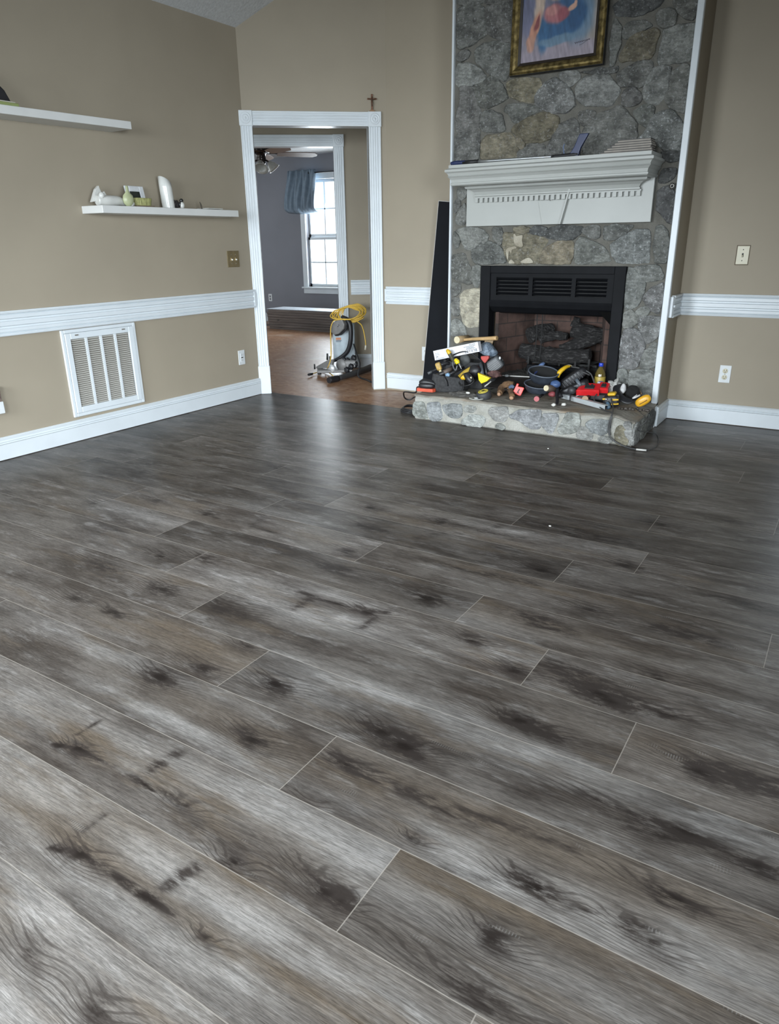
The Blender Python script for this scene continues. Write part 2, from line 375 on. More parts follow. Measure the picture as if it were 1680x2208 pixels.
HEARTH_STONES=[('l',[(-2.58,0.115),(-2.506,0.122),(-2.474,0.019),(-2.57,0.025),(-2.586,0.04)]),('b',[(-2.471,0.12),(-2.381,0.135),(-2.355,0.038),(-2.411,0.009),(-2.448,0.016)]),('b',[(-2.344,0.128),(-2.211,0.142),(-2.203,0.066),(-2.227,0.053),(-2.287,0.051),(-2.331,0.085)]),('l',[(-2.175,0.129),(-2.105,0.142),(-2.098,0.11),(-2.174,0.097)]),('l',[(-2.19,0.04),(-2.132,0.072),(-2.062,0.077),(-2.021,0.065),(-2.053,0.007),(-2.19,0.008)]),('l',[(-1.983,0.139),(-1.871,0.156),(-1.852,0.106),(-1.889,0.064),(-1.952,0.073),(-1.982,0.102)]),('l',[(-1.933,0.017),(-1.917,0.043),(-1.877,0.029),(-1.876,0.01)]),('b',[(-1.841,0.112),(-1.766,0.146),(-1.633,0.161),(-1.631,0.048),(-1.679,0.037),(-1.763,0.084),(-1.829,0.092)]),('b',[(-1.61,0.138),(-1.517,0.148),(-1.51,0.124),(-1.536,0.039),(-1.566,0.03),(-1.606,0.066)]),('l',[(-1.457,0.16),(-1.371,0.164),(-1.37,0.09),(-1.402,0.05),(-1.488,0.029),(-1.496,0.069),(-1.459,0.124)]),('b',[(-1.322,0.11),(-1.295,0.136),(-1.189,0.146),(-1.171,0.114),(-1.21,0.059),(-1.274,0.066),(-1.311,0.097)]),('l',[(-1.367,0.05),(-1.35,0.087),(-1.314,0.076),(-1.277,0.046),(-1.289,0.019),(-1.364,0.015)]),('t',[(-1.135,0.088),(-1.11,0.121),(-1.075,0.096),(-1.059,0.039),(-1.061,0.01),(-1.118,0.012)]),('l',[(-1.236,0.031),(-1.179,0.043),(-1.157,0.017),(-1.22,0.008)]),('l',[(-1.088,0.138),(-1.047,0.143),(-1.039,0.022),(-1.052,0.06),(-1.081,0.11)])]
KNOTS=[(-1.182,0.624,0.07,0.035,1.0),(-1.483,0.838,0.06,0.03,1.0),(-1.109,0.839,0.05,0.02,0.8),(-0.817,0.625,0.04,0.02,0.8),(-0.895,0.778,0.05,0.03,0.9),(-0.689,0.825,0.06,0.03,1.1),(-0.644,0.825,0.04,0.022,1.0),(-0.768,0.849,0.05,0.03,0.6),(-1.127,1.097,0.09,0.04,1.0),(-0.87,1.15,0.09,0.03,0.9),(-0.87,1.002,0.05,0.02,0.7),(-0.87,0.433,0.06,0.035,0.8),(-1.065,0.441,0.07,0.04,0.6),(-1.56,1.169,0.1,0.05,1.1),(-1.246,1.317,0.09,0.05,1.1),(-2.018,1.361,0.09,0.03,1.0),(-1.49,1.269,0.12,0.04,0.9),(-1.458,1.428,0.07,0.03,0.8),(-1.705,1.587,0.14,0.06,0.9),(-2.011,1.573,0.1,0.06,1.0),(-2.384,1.591,0.14,0.05,0.9),(-1.249,1.82,0.09,0.04,1.0),(-2.07,1.855,0.1,0.04,1.0),(-2.245,1.778,0.12,0.05,0.8),(-2.45,2.241,0.08,0.04,0.8),(-2.815,2.233,0.08,0.05,0.7),(-1.568,2.049,0.14,0.05,0.9),(-1.612,2.207,0.1,0.05,0.9),(-1.821,2.696,0.1,0.05,0.8),(-1.672,2.471,0.14,0.04,0.9),(-0.855,1.295,0.09,0.04,1.0),(-3.062,2.05,0.08,0.04,0.7),(-2.224,1.36,0.1,0.05,0.7),(-1.128,2.013,0.1,0.06,1.1),(-0.724,2.059,0.16,0.05,1.1),(-0.297,2.226,0.16,0.05,1.1),(-0.858,1.838,0.07,0.04,1.0),(-0.675,1.746,0.07,0.05,1.0),(-0.856,2.447,0.1,0.05,1.0),(-0.591,2.653,0.12,0.06,0.9),(-1.444,2.703,0.12,0.05,0.9),(-0.586,3.172,0.12,0.06,0.8),(-0.603,2.226,0.08,0.05,0.7),(-0.518,1.826,0.16,0.05,0.9),(-0.313,1.921,0.12,0.05,0.8),(-0.428,1.758,0.12,0.05,0.8),(-0.78,1.276,0.09,0.04,1.2),(-0.569,1.525,0.07,0.03,1.1),(-0.512,1.514,0.14,0.04,0.9),(-0.342,1.051,0.08,0.03,1.2),(-0.365,0.905,0.06,0.04,0.9),(-0.102,1.167,0.1,0.03,1.0),(0.027,1.33,0.06,0.025,1.0),(-0.005,1.601,0.14,0.05,1.0),(-0.122,1.567,0.1,0.05,0.8),(-0.112,1.352,0.1,0.03,0.8),(-0.164,1.068,0.04,0.02,0.7),(-0.112,1.044,0.08,0.03,0.6),(-0.602,1.03,0.04,0.02,0.8),(-0.642,1.142,0.2,0.04,0.8),(-0.357,0.792,0.14,0.03,0.9),(-0.285,1.343,0.12,0.04,0.6),(-0.167,1.319,0.12,0.04,0.6),(-0.387,1.731,0.1,0.04,0.8),(-0.239,1.76,0.1,0.04,0.8),(-2.64,2.971,0.12,0.06,0.7),(-2.314,5.16,0.1,0.05,0.5),(-1.723,3.118,0.14,0.06,0.7),(-1.724,3.496,0.14,0.05,0.7),(-1.287,3.647,0.2,0.06,0.7),(-0.891,3.352,0.2,0.05,0.7),(-0.347,3.378,0.2,0.06,0.7),(-0.16,2.549,0.16,0.05,0.8),(-0.7,4.645,0.2,0.06,0.6),(-0.854,2.887,0.5,0.09,0.7),(-2.841,3.431,0.15,0.06,0.6),(-2.919,2.811,0.12,0.06,0.6),(-3.345,2.673,0.12,0.06,0.6)]
PALE=[(-1.479,0.684,0.2,0.08,1.0),(-1.329,0.901,0.18,0.05,0.8),(-1.058,0.706,0.18,0.05,0.9),(-0.711,0.934,0.25,0.06,0.9),(-1.05,0.902,0.18,0.05,0.6),(-0.746,0.705,0.2,0.06,0.8),(-1.349,1.04,0.4,0.03,0.9),(-1.771,0.881,0.2,0.06,0.7),(-1.181,1.342,0.18,0.05,0.7),(-1.035,1.02,0.12,0.04,0.7),(-1.02,1.44,0.3,0.05,0.5),(-1.43,1.674,0.3,0.05,0.6),(-1.812,1.783,0.25,0.05,0.5),(-1.26,1.738,0.25,0.05,0.5),(-0.979,1.943,0.25,0.06,0.5),(-0.712,1.798,0.18,0.05,0.5),(-0.7,1.457,0.6,0.04,0.6),(-0.251,1.389,0.7,0.04,0.6),(-0.444,1.055,0.5,0.05,0.4),(-0.284,1.024,0.4,0.06,0.4),(-0.474,0.908,0.5,0.05,0.5),(-1.105,0.496,0.3,0.05,0.7),(-0.907,0.583,0.35,0.05,0.6),(-0.983,0.363,0.25,0.06,0.7),(-0.444,0.706,0.3,0.06,0.5),(0.035,1.068,0.4,0.06,0.3),(-1.843,1.181,0.5,0.04,0.6),(-2.034,2.392,0.3,0.05,0.6),(-2.352,2.425,0.2,0.05,0.6),(-1.386,1.859,0.2,0.04,0.6),(-1.303,2.752,0.4,0.05,0.5),(-2.725,2.058,0.5,0.05,0.5),(-2.225,3.209,0.3,0.06,0.4),(-0.722,2.788,0.4,0.05,0.35),(-0.68,3.901,0.5,0.05,0.3)]
TAN=[(-1.599,1.344,0.5,0.07,1.0),(-0.561,0.969,0.7,0.05,0.9),(-2.858,2.169,0.5,0.06,0.9),(-1.258,0.884,0.5,0.04,0.7),(-1.317,0.671,0.3,0.05,0.7),(-0.97,0.747,0.6,0.04,0.6),(-0.693,0.639,1.0,0.02,0.9),(-0.998,1.082,0.6,0.03,0.5),(-0.245,1.191,0.6,0.06,0.6),(-0.487,1.146,0.5,0.05,0.6),(-1.271,1.135,0.5,0.03,0.6),(-0.856,2.351,0.6,0.07,0.5),(-0.71,3.099,0.6,0.08,0.5),(-1.236,3.313,0.6,0.08,0.4),(-0.817,2.04,0.4,0.06,0.5),(-0.253,1.617,0.4,0.07,0.4),(-1.638,1.934,0.5,0.05,0.5)]
RESIDUE=[[(-2.115,1.241),(-2.103,1.243),(-2.091,1.23),(-2.049,1.235),(-2.05,1.202),(-2.042,1.167),(-2.064,1.16),(-2.106,1.183)],[(-2.162,1.148),(-2.105,1.163),(-2.087,1.152),(-2.121,1.142),(-2.126,1.117),(-2.144,1.132),(-2.15,1.076),(-2.163,1.107)],[(-2.143,1.053),(-2.127,1.076),(-2.099,1.058),(-2.105,1.051)],[(-2.047,1.056),(-2.042,1.071),(-1.992,1.089),(-1.962,1.056)]]
CRACKS=[([(-1.246,0.609),(-1.182,0.624),(-1.08,0.624),(-0.988,0.629),(-0.871,0.618)],0.01,1.0),([(-1.239,0.64),(-1.239,0.686),(-1.238,0.728)],0.012,0.6),([(-0.969,0.653),(-0.959,0.698),(-0.948,0.732)],0.022,0.8),([(-1.55,0.818),(-1.476,0.836),(-1.327,0.829),(-1.221,0.838),(-1.112,0.832)],0.01,1.0),([(-1.532,0.866),(-1.539,0.921),(-1.54,0.943)],0.01,0.6),([(-1.262,0.873),(-1.259,0.913),(-1.254,0.957)],0.022,0.8),([(-1.559,1.821),(-1.394,1.813),(-1.243,1.824)],0.014,0.9),([(-1.486,1.718),(-1.49,1.797)],0.03,0.7),([(-1.212,1.723),(-1.206,1.827),(-1.191,1.863)],0.02,0.7),([(-2.455,2.216),(-2.173,2.229),(-1.996,2.216)],0.014,0.7),([(-2.152,2.222),(-2.195,2.333)],0.03,0.6),([(-1.458,2.729),(-1.231,2.697),(-1.042,2.716)],0.016,0.8),([(-1.231,2.697),(-1.192,2.784)],0.03,0.6),([(-1.439,2.483),(-1.36,2.59)],0.03,0.5),([(-0.38,0.792),(-0.355,0.788),(-0.31,0.784)],0.01,0.8),([(-0.739,1.145),(-0.641,1.151),(-0.537,1.156),(-0.413,1.176),(-0.302,1.184)],0.02,0.6),([(-0.537,0.984),(-0.417,1.018),(-0.38,1.047)],0.014,0.5),([(-0.342,1.051),(-0.29,1.039),(-0.213,1.056),(-0.172,1.064)],0.012,0.5),([(-3.153,2.574),(-2.735,2.623),(-2.382,2.525)],0.03,0.5),([(-1.43,2.315),(-1.159,2.291),(-0.826,2.323)],0.03,0.6),([(-2.56,2.724),(-2.242,2.647)],0.03,0.5)]

# ------------------------------------------------------------------ materials of the setting
def wall_paint(name, col, var=0.04):
    m = MT(name)
    c = m.coord()
    n = m.noise(c, 2.2, 3); f = m.noise(c, 420, 2)
    m.color(m.mulc(m.rgb(col), n.sm(0.2, 0.8, 1-var, 1+var)))
    m.set(Roughness=0.62, Specular_IOR_Level=0.3); m.bump(f, 0.08, 0.002)
    return m.m
M_BEIGE = wall_paint('beige_wall_paint', (0.337, 0.293, 0.225))
M_GREY = wall_paint('slate_wall_paint', (0.205, 0.210, 0.235))
M_WHITE = plain('white_gloss_trim', (0.645, 0.69, 0.72), 0.35, var=0.03, scale=6)
def ceiling_mat():
    m = MT('textured_ceiling'); c = m.coord()
    n = m.noise(c, 55, 4, 0.65); n2 = m.noise(c, 20, 2)
    m.color(m.mulc(m.rgb((0.55, 0.56, 0.56)), n.sm(0.3, 0.75, 0.88, 1.05)))
    m.set(Roughness=0.9); m.bump(n*0.7+n2*0.5, 0.6, 0.012)
    return m.m
M_CEIL = ceiling_mat()

def floor_mat():
    m = MT('grey_oak_vinyl_plank')
    u, v, _ = m.sep(m.attr('plank', 'Vector'))
    r1, r2, r3 = m.sep(m.attr('seed', 'Vector'))
    D, P, B = m.sep(m.attr('figure', 'Vector'))
    K = m.attr('knot', 'Fac')
    W_ = 0.2295
    core = m.attr('core', 'Fac')
    w1 = m.noise(m.comb(u*1.1+r1*40, v*3.5, r2*30), 1.0, 2)
    w2 = m.noise(m.comb(u*6+r2*17, v*20, r1*30), 1.0, 3)
    vg = v+(w1-0.5)*0.03+(w2-0.5)*0.006+K*0.35
    ph = v+(w1-0.5)*0.10+(w2-0.5)*0.010+K
    # broad tone along the board
    t1 = m.noise(m.comb(u*2.6+r1*70, v*9+r2*13, r3*20), 1.0, 5, 0.66)
    t2 = m.noise(m.comb(u*6+r2*50, v*22+r1*10, r3*9), 1.0, 5, 0.68)
    t3 = m.noise(m.comb(u*2.2+r3*31, v*10, r1*11+5), 1.0, 4, 0.62)
    base = m.mix((0.088, 0.073, 0.063), (0.245, 0.220, 0.198), t1.sm(0.33, 0.65))
    pale = (P*t2.sm(0.25, 0.6, 0.35, 1.15)+t2.sm(0.52, 0.70)*0.5).clamp()
    base = m.mix(base, (0.54, 0.515, 0.49), pale*0.85)
    base = m.mix(base, (0.195, 0.155, 0.117), (B*0.7+t3.sm(0.52, 0.70)*0.6+r2*0.12).clamp())
    # grain: short ticks, finer pores, a few long streaks
    g1 = m.noise(m.comb(u*16+r1*90, vg*430, r2*7), 1.0, 3, 0.65)
    g4 = m.noise(m.comb(u*48+r3*50, vg*800, r1*9), 1.0, 2, 0.6)
    g2 = m.noise(m.comb(u*4.0+r2*60, vg*85, r1*5), 1.0, 4, 0.66)
    brk = m.noise(m.comb(u*14+r1*20, v*46+r2*9, r3*7), 1.0, 5, 0.7)
    rmask = m.noise(m.comb(u*1.7+r2*20, v*6+r3*9, 3.0), 1.0, 2).sm(0.44, 0.62)
    kn = K.abs().sm(0.001, 0.018)
    ringv = ((ph*88+r3*3)*6.2832).sin()
    line = ringv.sm(0.45, 0.97)*g1.sm(0.30, 0.55, 0.35, 1.0)*(rmask*0.55+kn*1.0).clamp()
    grain = g1.sm(0.36, 0.62, 0.74, 1.08)*g2.sm(0.30, 0.60, 0.80, 1.07)*g4.sm(0.34, 0.62, 0.74, 1.12)
    base = m.mulc(base, grain)
    base = m.mix(base, (0.055, 0.045, 0.039), line*0.62)
    # dark stains round the knots and the knots themselves
    dk = (D*brk.sm(0.28, 0.68, 0.15, 1.35)*g2.sm(0.25, 0.7, 0.7, 1.25)).clamp()
    rnddark = m.noise(m.comb(u*3.4+r3*77, v*15+r1*21, r2*15), 1.0, 5, 0.66).sm(0.62, 0.82)
    base = m.mix(base, (0.052, 0.042, 0.037), (dk.sm(0.04, 0.85)*0.95+rnddark*0.72).clamp())
    base = m.mix(base, (0.026, 0.020, 0.017), (core*brk.sm(0.25, 0.6, 0.45, 1.2)).sm(0.15, 0.85)*0.9)
    # saw marks across the board in a few places
    sw = (u*980+brk*6).sin().sm(0.2, 0.8)*m.noise(m.comb(u*8+r1*33, v*32, r2*8), 1.0, 3).sm(0.66, 0.78)
    base = m.mix(base, (0.40, 0.385, 0.37), sw*0.45)
    base = m.mulc(base, r1*0.26+0.42)
    # pale bevel on the joints
    e = ((v.min(W_-v)).min(u.min(m.attr('left', 'Fac'))))
    edge = e.sm(0.0008, 0.0016, 1, 0)
    base = m.mix(base, (0.30, 0.27, 0.235), edge*0.55)
    m.color(base)
    m.set(Roughness=(g1*0.14+0.25+D*0.05), Specular_IOR_Level=0.09)
    m.bump(g1*0.6+g4*0.4+edge*-1.5, 0.18, 0.0012)
    return m.m
M_FLOOR = floor_mat()

def osb_mat():
    m = MT('worn_osb_subfloor'); c = m.coord()
    x, y, z = m.sep(c)
    w = m.noise(c, 5, 3)
    ch = m.voro(m.comb(x*18+w*3, y*46+w*3, 0.0), 1.0, 'F1', 'Color')
    cx, cy, cz = m.sep(ch)
    big = m.noise(c, 1.8, 4, 0.6); sp = m.noise(c, 26, 4, 0.7)
    col = m.mix((0.235, 0.105, 0.052), (0.40, 0.235, 0.135), cx)
    col = m.mix(col, (0.13, 0.07, 0.045), sp.sm(0.6, 0.75)*0.6)
    col = m.mix(col, (0.46, 0.36, 0.28), big.sm(0.52, 0.68)*0.55)
    m.color(col); m.set(Roughness=sp*0.3+0.26, Specular_IOR_Level=0.22)
    m.bump(cx*0.5+sp, 0.25, 0.004)
    return m.m
M_OSB = osb_mat()

def glass_mat():
    m = MT('window_glass')
    t = m.t; tr = m.n('ShaderNodeBsdfTransparent'); gl = m.n('ShaderNodeBsdfGlossy'); gl.inputs['Roughness'].default_value = 0.02
    mx = m.n('ShaderNodeMixShader'); mx.inputs[0].default_value = 0.07
    t.links.new(tr.outputs[0], mx.inputs[1]); t.links.new(gl.outputs[0], mx.inputs[2])
    t.links.new(mx.outputs[0], t.nodes['Material Output'].inputs['Surface'])
    return m.m
M_GLASS = glass_mat()

# ------------------------------------------------------------------ floor of planks
PW_ = 0.2295; Y0 = 0.533; LEN = 1.487
ENDS = {8: -.784, 5: -.630, 7: -.047, 10: -1.150, 11: -.606, 13: -.951, 14: -1.357, 9: -.546, 6: -.961, 15: -1.853,
        -1: -.28, 2: -.949, 1: -.615, 4: -.302, 3: -1.379, 0: -.328, 12: -1.62, 16: -.72, 17: -1.18, 18: -.45, 19: -.9, 20: -.2}
def build_floor():
    rng = np.random.default_rng(11)
    vx = []; fc = []; pl = []; sd = []; fg = []; kn = []; lf = []; co = []
    off = 0
    for r in range(-11, 21):
        ya = Y0+r*PW_; yb = ya+PW_
        e0 = ENDS.get(r, rng.uniform(-1.4, 0))
        x_lo, x_hi = -4.21, 2.0
        if r >= 18: x_lo = -1.06
        y_hi = min(yb, 5.316)
        if ya >= 5.316: continue
        k = math.floor((x_lo-e0)/LEN)
        while e0+k*LEN < x_hi:
            a = e0+k*LEN; b = a+LEN; k += 1
            xa, xb = max(a, x_lo), min(b, x_hi)
            if xb-xa < 0.02: continue
            fine = (xa < 0.9 and ya > -0.2)
            nu = max(2, int((xb-xa)/(0.016 if fine else 0.05)))+1; nv = 13 if fine else 5
            X, Y = np.meshgrid(np.linspace(xa, xb, nu), np.linspace(ya, y_hi, nv))
            D = np.zeros_like(X); C = np.zeros_like(X); P = np.zeros_like(X); B = np.zeros_like(X); K = np.zeros_like(X)
            if fine:
                ins = lambda q: xa-0.05 < q[0] < xb+0.05 and ya-0.01 < q[1] < yb+0.01
                for q in KNOTS:
                    if ins(q):
                        dx = (X-q[0])/q[2]; dy = (Y-q[1])/q[3]
                        skew = dy+0.25*dx
                        d2 = dx*dx+skew*skew
                        D += q[4]*0.85*np.exp(-d2*1.0)
                        e2 = ((X-q[0])/(q[2]*.34))**2+((Y-q[1])/(q[3]*.36))**2
                        if q[2] < .13: C += q[4]*0.9*np.exp(-e2)
                        B += 0.15*np.exp(-d2*.5)
                        if q[2] < .16: K += 0.040*q[4]*np.exp(-((X-q[0])/(q[2]*1.25))**2-((Y-q[1])/(q[3]*1.1))**2)
                for q in PALE:
                    if ins(q):
                        P += q[4]*np.exp(-((X-q[0])/q[2])**2*1.2-((Y-q[1])/q[3])**2*1.2)
                for q in TAN:
                    if ins(q):
                        B += q[4]*np.exp(-((X-q[0])/q[2])**2-((Y-q[1])/q[3])**2)
                for pts, w, s in CRACKS:
                    mx_ = sum(p[0] for p in pts)/len(pts); my_ = sum(p[1] for p in pts)/len(pts)
                    if not (xa-0.2 < mx_ < xb+0.2 and ya-0.02 < my_ < yb+0.02): continue
                    for p, q in zip(pts[:-1], pts[1:]):
                        dx, dy = q[0]-p[0], q[1]-p[1]; L2 = dx*dx+dy*dy
                        t = np.clip(((X-p[0])*dx+(Y-p[1])*dy)/L2, 0, 1)
                        d2 = (X-p[0]-t*dx)**2+(Y-p[1]-t*dy)**2
                        D = np.maximum(D, s*np.exp(-d2/(w*w)))
                        if w < .016: C = np.maximum(C, s*.75*np.exp(-d2/(w*w*.3)))
            n = nu*nv
            vx.append(np.stack([X.ravel(), Y.ravel(), np.zeros(n)], 1))
            pl.append(np.stack([X.ravel()-a, Y.ravel()-ya, np.zeros(n)], 1))
            lf.append(b-X.ravel())
            s = rng.random(3); sd.append(np.tile(s, (n, 1)))
            fg.append(np.stack([D.ravel(), P.ravel(), B.ravel()], 1)); kn.append(K.ravel()); co.append(C.ravel())
            I = np.arange(n).reshape(nv, nu)+off
            fc.append(np.stack([I[:-1, :-1].ravel(), I[:-1, 1:].ravel(), I[1:, 1:].ravel(), I[1:, :-1].ravel()], 1))
            off += n
    vx = np.concatenate(vx); fc = np.concatenate(fc)
    me = bpy.data.meshes.new('floor')
    me.vertices.add(len(vx)); me.vertices.foreach_set('co', vx.astype(np.float32).ravel())
    me.loops.add(len(fc)*4); me.loops.foreach_set('vertex_index', fc.astype(np.int32).ravel())
    me.polygons.add(len(fc)); me.polygons.foreach_set('loop_start', np.arange(0, len(fc)*4, 4, dtype=np.int32))
    me.update(calc_edges=True)
    for nm, dat, ty in (('plank', pl, 'FLOAT_VECTOR'), ('seed', sd, 'FLOAT_VECTOR'), ('figure', fg, 'FLOAT_VECTOR')):
        at = me.attributes.new(nm, ty, 'POINT'); at.data.foreach_set('vector', np.concatenate(dat).astype(np.float32).ravel())
    for nm, dat in (('knot', kn), ('left', lf), ('core', co)):
        at = me.attributes.new(nm, 'FLOAT', 'POINT'); at.data.foreach_set('value', np.concatenate(dat).astype(np.float32))
    me.materials.append(M_FLOOR)
    o = bpy.data.objects.new('floor', me); COL.objects.link(o); o['kind'] = 'structure'
build_floor()

# ------------------------------------------------------------------ room shell
SL = 0.80
def zc(x): return 2.68+SL*(x+4.2) if x < -1.1 else 5.16-SL*(x+1.1)
A = (-4.218, 4.582, 0); DV = (0.7591, 0.6510, 0)
MD = frame(A, DV)                       # doorway wall: x along it, +y away from the room
W2 = (-4.332, 6.094, 0); DV2 = (0.788, 0.6157, 0)
MH = frame((W2[0]-0.0123, W2[1]+0.0158, 0), DV2)     # wall with the second doorway

bm = nb(); box(bm, -4.34, -4.2, -2.1, 4.62, -0.1, 2.72); struct('wall_left', bm, M_BEIGE)
def xz_prism(bm, poly, y0, y1):
    prism(bm, [(x, -z) for x, z in poly], y0, y1, Matrix(((1, 0, 0, 0), (0, 0, 1, 0), (0, -1, 0, 0), (0, 0, 0, 1))))
bm = nb()
xz_prism(bm, [(-3.40, -.1), (-2.45, -.1), (-2.45, zc(-2.45)+.05), (-3.40, zc(-3.40)+.05)], 5.315, 5.44)
xz_prism(bm, [(-2.45, 1.15), (-1.2, 1.15), (-1.2, zc(-1.2)+.05), (-2.45, zc(-2.45)+.05)], 5.315, 5.44)
xz_prism(bm, [(-1.2, -.1), (-.2, -.1), (-.2, zc(-.2)+.05), (-1.1, zc(-1.1)+.05), (-1.2, zc(-1.2)+.05)], 5.315, 5.44)
xz_prism(bm, [(-.2, 1.95), (1.1, 1.95), (1.1, zc(1.1)+.05), (-.2, zc(-.2)+.05)], 5.315, 5.44)
xz_prism(bm, [(-.2, -.1), (1.1, -.1), (1.1, .35), (-.2, .35)], 5.315, 5.44)
xz_prism(bm, [(1.1, -.1), (2.1, -.1), (2.1, zc(2.1)+.05), (1.1, zc(1.1)+.05)], 5.315, 5.44)
struct('wall_back', bm, M_BEIGE)
bm = nb()
S0, S1 = 0.095, 0.985
def dzc(s): return zc(A[0]+DV[0]*s)+0.06
RX = MD @ Matrix(((1, 0, 0, 0), (0, 0, 1, 0), (0, -1, 0, 0), (0, 0, 0, 1)))
prism(bm, [(-.04, .1), (S0, .1), (S0, -2.06), (-.04, -2.06)], 0, .115, RX)
prism(bm, [(S1, .1), (1.16, .1), (1.16, -2.06), (S1, -2.06)], 0, .115, RX)
prism(bm, [(-.04, -2.06), (1.16, -2.06), (1.16, -dzc(1.16)), (-.04, -dzc(-.04))], 0, .115, RX)
struct('wall_doorway', bm, M_BEIGE)
bm = nb()
box(bm, 2.0, 2.12, -2.1, -1.2, -.1, 2.85); box(bm, 2.0, 2.12, .4, 5.4, -.1, 2.85); box(bm, 2.0, 2.12, -1.2, .4, -.1, .65); box(bm, 2.0, 2.12, -1.2, .4, 2.15, 2.85)
struct('wall_right', bm, M_BEIGE)
bm = nb()
for x0, x1 in ((-4.3, -3.65), (-2.15, -1.4), (0.2, 2.1)): box(bm, x0, x1, -2.22, -2.1, -.1, 2.1)
for x0, x1 in ((-3.65, -2.15), (-1.4, 0.2)): box(bm, x0, x1, -2.22, -2.1, -.1, .6)
xz_prism(bm, [(-4.3, 2.1), (2.1, 2.1), (2.1, zc(2.1)+.03), (-1.1, zc(-1.1)+.03), (-4.3, zc(-4.3)+.03)], -2.22, -2.1)
struct('wall_rear', bm, M_BEIGE)
bm = nb()
xz_prism(bm, [(-4.34, zc(-4.34)), (-1.1, zc(-1.1)), (2.12, zc(2.12)), (2.12, zc(2.12)+.1), (-1.1, zc(-1.1)+.1), (-4.34, zc(-4.34)+.1)], -2.2, 5.45)
struct('ceiling', bm, M_CEIL)
# hall and the room beyond it
bm = nb(); box(bm, -10.2, 2.1, 4.0, 9.6, -.112, -.012); struct('floor_hall', bm, M_OSB)
bm = nb()
box(bm, -.095, 1.3, 0, .115, -.1, 2.5, MH); box(bm, -2.6, -.985, 0, .115, -.1, 2.5, MH); box(bm, -.985, -.095, 0, .115, 2.06, 2.5, MH)
struct('wall_hall', bm, M_BEIGE)
bm = nb(); box(bm, 1.25, 1.37, -1.6, .1, -.1, 2.5, MH); box(bm, -2.6, -2.5, -1.6, .1, -.1, 2.5, MH); struct('wall_hall_end', bm, M_BEIGE)
bm = nb(); prism(bm, [(-10.2, 4.62), (-4.25, 4.62), (-3.37, 5.375), (-2.6, 5.40), (-2.6, 9.6), (-10.2, 9.6)], 2.44, 2.54)
struct('ceiling_hall', bm, M_CEIL)
bm = nb()
for x0, x1, z0, z1 in ((-10.2, -7.44, -.1, 2.5), (-6.5, -3.4, -.1, 2.5), (-7.44, -6.5, -.1, .56), (-7.44, -6.5, 2.10, 2.5)): box(bm, x0, x1, 9.4, 9.52, z0, z1)
struct('wall_far', bm, M_GREY)
bm = nb(); box(bm, -10.2, -10.08, 4.5, 9.5, -.1, 2.5); box(bm, -3.6, -3.5, 6.9, 9.5, -.1, 2.5); struct('wall_far_side', bm, M_GREY)
# grey paint skin of the second doorway wall on the far-room side
bm = nb(); box(bm, -.095, 1.3, .115, .125, -.05, 2.45, MH); box(bm, -2.6, -.985, .115, .125, -.05, 2.45, MH); box(bm, -.985, -.095, .115, .125, 2.06, 2.45, MH)
struct('wall_hall_reverse', bm, M_GREY)

# ------------------------------------------------------------------ trim
def extrude(bm, prof, p0, p1, out, z0=0.0):
    o = Vector(out)
    rs = [[Vector(p)+o*a+V(0, 0, z0+z) for a, z in prof] for p in (p0, p1)]
    rings(bm, rs, smooth=False)
RAIL = [(0, 0), (.022, 0), (.025, .007), (.022, .014), (.013, .018), (.020, .024), (.020, .040), (.011, .045), (.011, .052), (.020, .058),
        (.020, .080), (.011, .085), (.011, .092), (.020, .098), (.020, .116), (.013, .121), (.022, .125), (.025, .133), (.022, .140), (0, .140)]
BASE = [(0, .004), (.013, .004), (.014, .094), (.019, .099), (.012, .105), (.018, .111), (.013, .118), (.016, .131), (.006, .138), (0, .138)]
XD = (A[0]+DV[0]*1.118, 5.315, 0)
bm = nb(); extrude(bm, BASE, (-4.2, -2.1, 0), (-4.2, 4.56, 0), (1, 0, 0)); struct('baseboard_left', bm, M_WHITE)
bm = nb(); extrude(bm, RAIL, (-4.2, -2.1, 0), (-4.2, 4.575, 0), (1, 0, 0), .716)
prism(bm, [(0, 0), (.03, .03), (.03, .11), (0, .14)], 0, .024, frame((-4.2, 4.56, .716), (0, 1, 0)) @ Matrix(((1, 0, 0, 0), (0, 0, -1, 0), (0, 1, 0, 0), (0, 0, 0, 1))))
struct('trim_1', bm, M_WHITE)
bm = nb(); extrude(bm, BASE, (-3.40, 5.315, 0), (-2.6, 5.315, 0), (0, -1, 0)); struct('baseboard_back', bm, M_WHITE)
bm = nb(); extrude(bm, RAIL, (-3.375, 5.315, 0), (-2.6, 5.315, 0), (0, -1, 0), .716)
box(bm, -3.42, -3.375, 5.293, 5.315, .735, .838, bev=.004)
struct('trim_2', bm, M_WHITE)
bm = nb(); extrude(bm, BASE, (-1.04, 5.315, 0), (2.0, 5.315, 0), (0, -1, 0)); struct('baseboard_back_right', bm, M_WHITE)
bm = nb(); extrude(bm, RAIL, (-1.04, 5.315, 0), (-.29, 5.315, 0), (0, -1, 0), .716); struct('trim_3', bm, M_WHITE)
bm = nb(); extrude(bm, BASE, (-1.03, 5.0, 0), (-1.03, 5.315, 0), (1, 0, 0)); struct('baseboard_chimney', bm, M_WHITE)
bm = nb(); extrude(bm, RAIL, (-1.03, 5.06, 0), (-1.03, 5.315, 0), (1, 0, 0), .716)
box(bm, -1.03, -1.009, 5.012, 5.075, .72, .852, bev=.004); lathe(bm, [(0, .012), (.008, .01), (.013, 0)], frame((-1.009, 5.045, .79), (0, 1, 0)) @ TR((0, 0, 0), (90, 0, 0)), 12)
struct('trim_4', bm, M_WHITE)
def hp(s): return (MH @ V(s, 0, 0))
hd = MH.to_3x3() @ V(0, -1, 0)
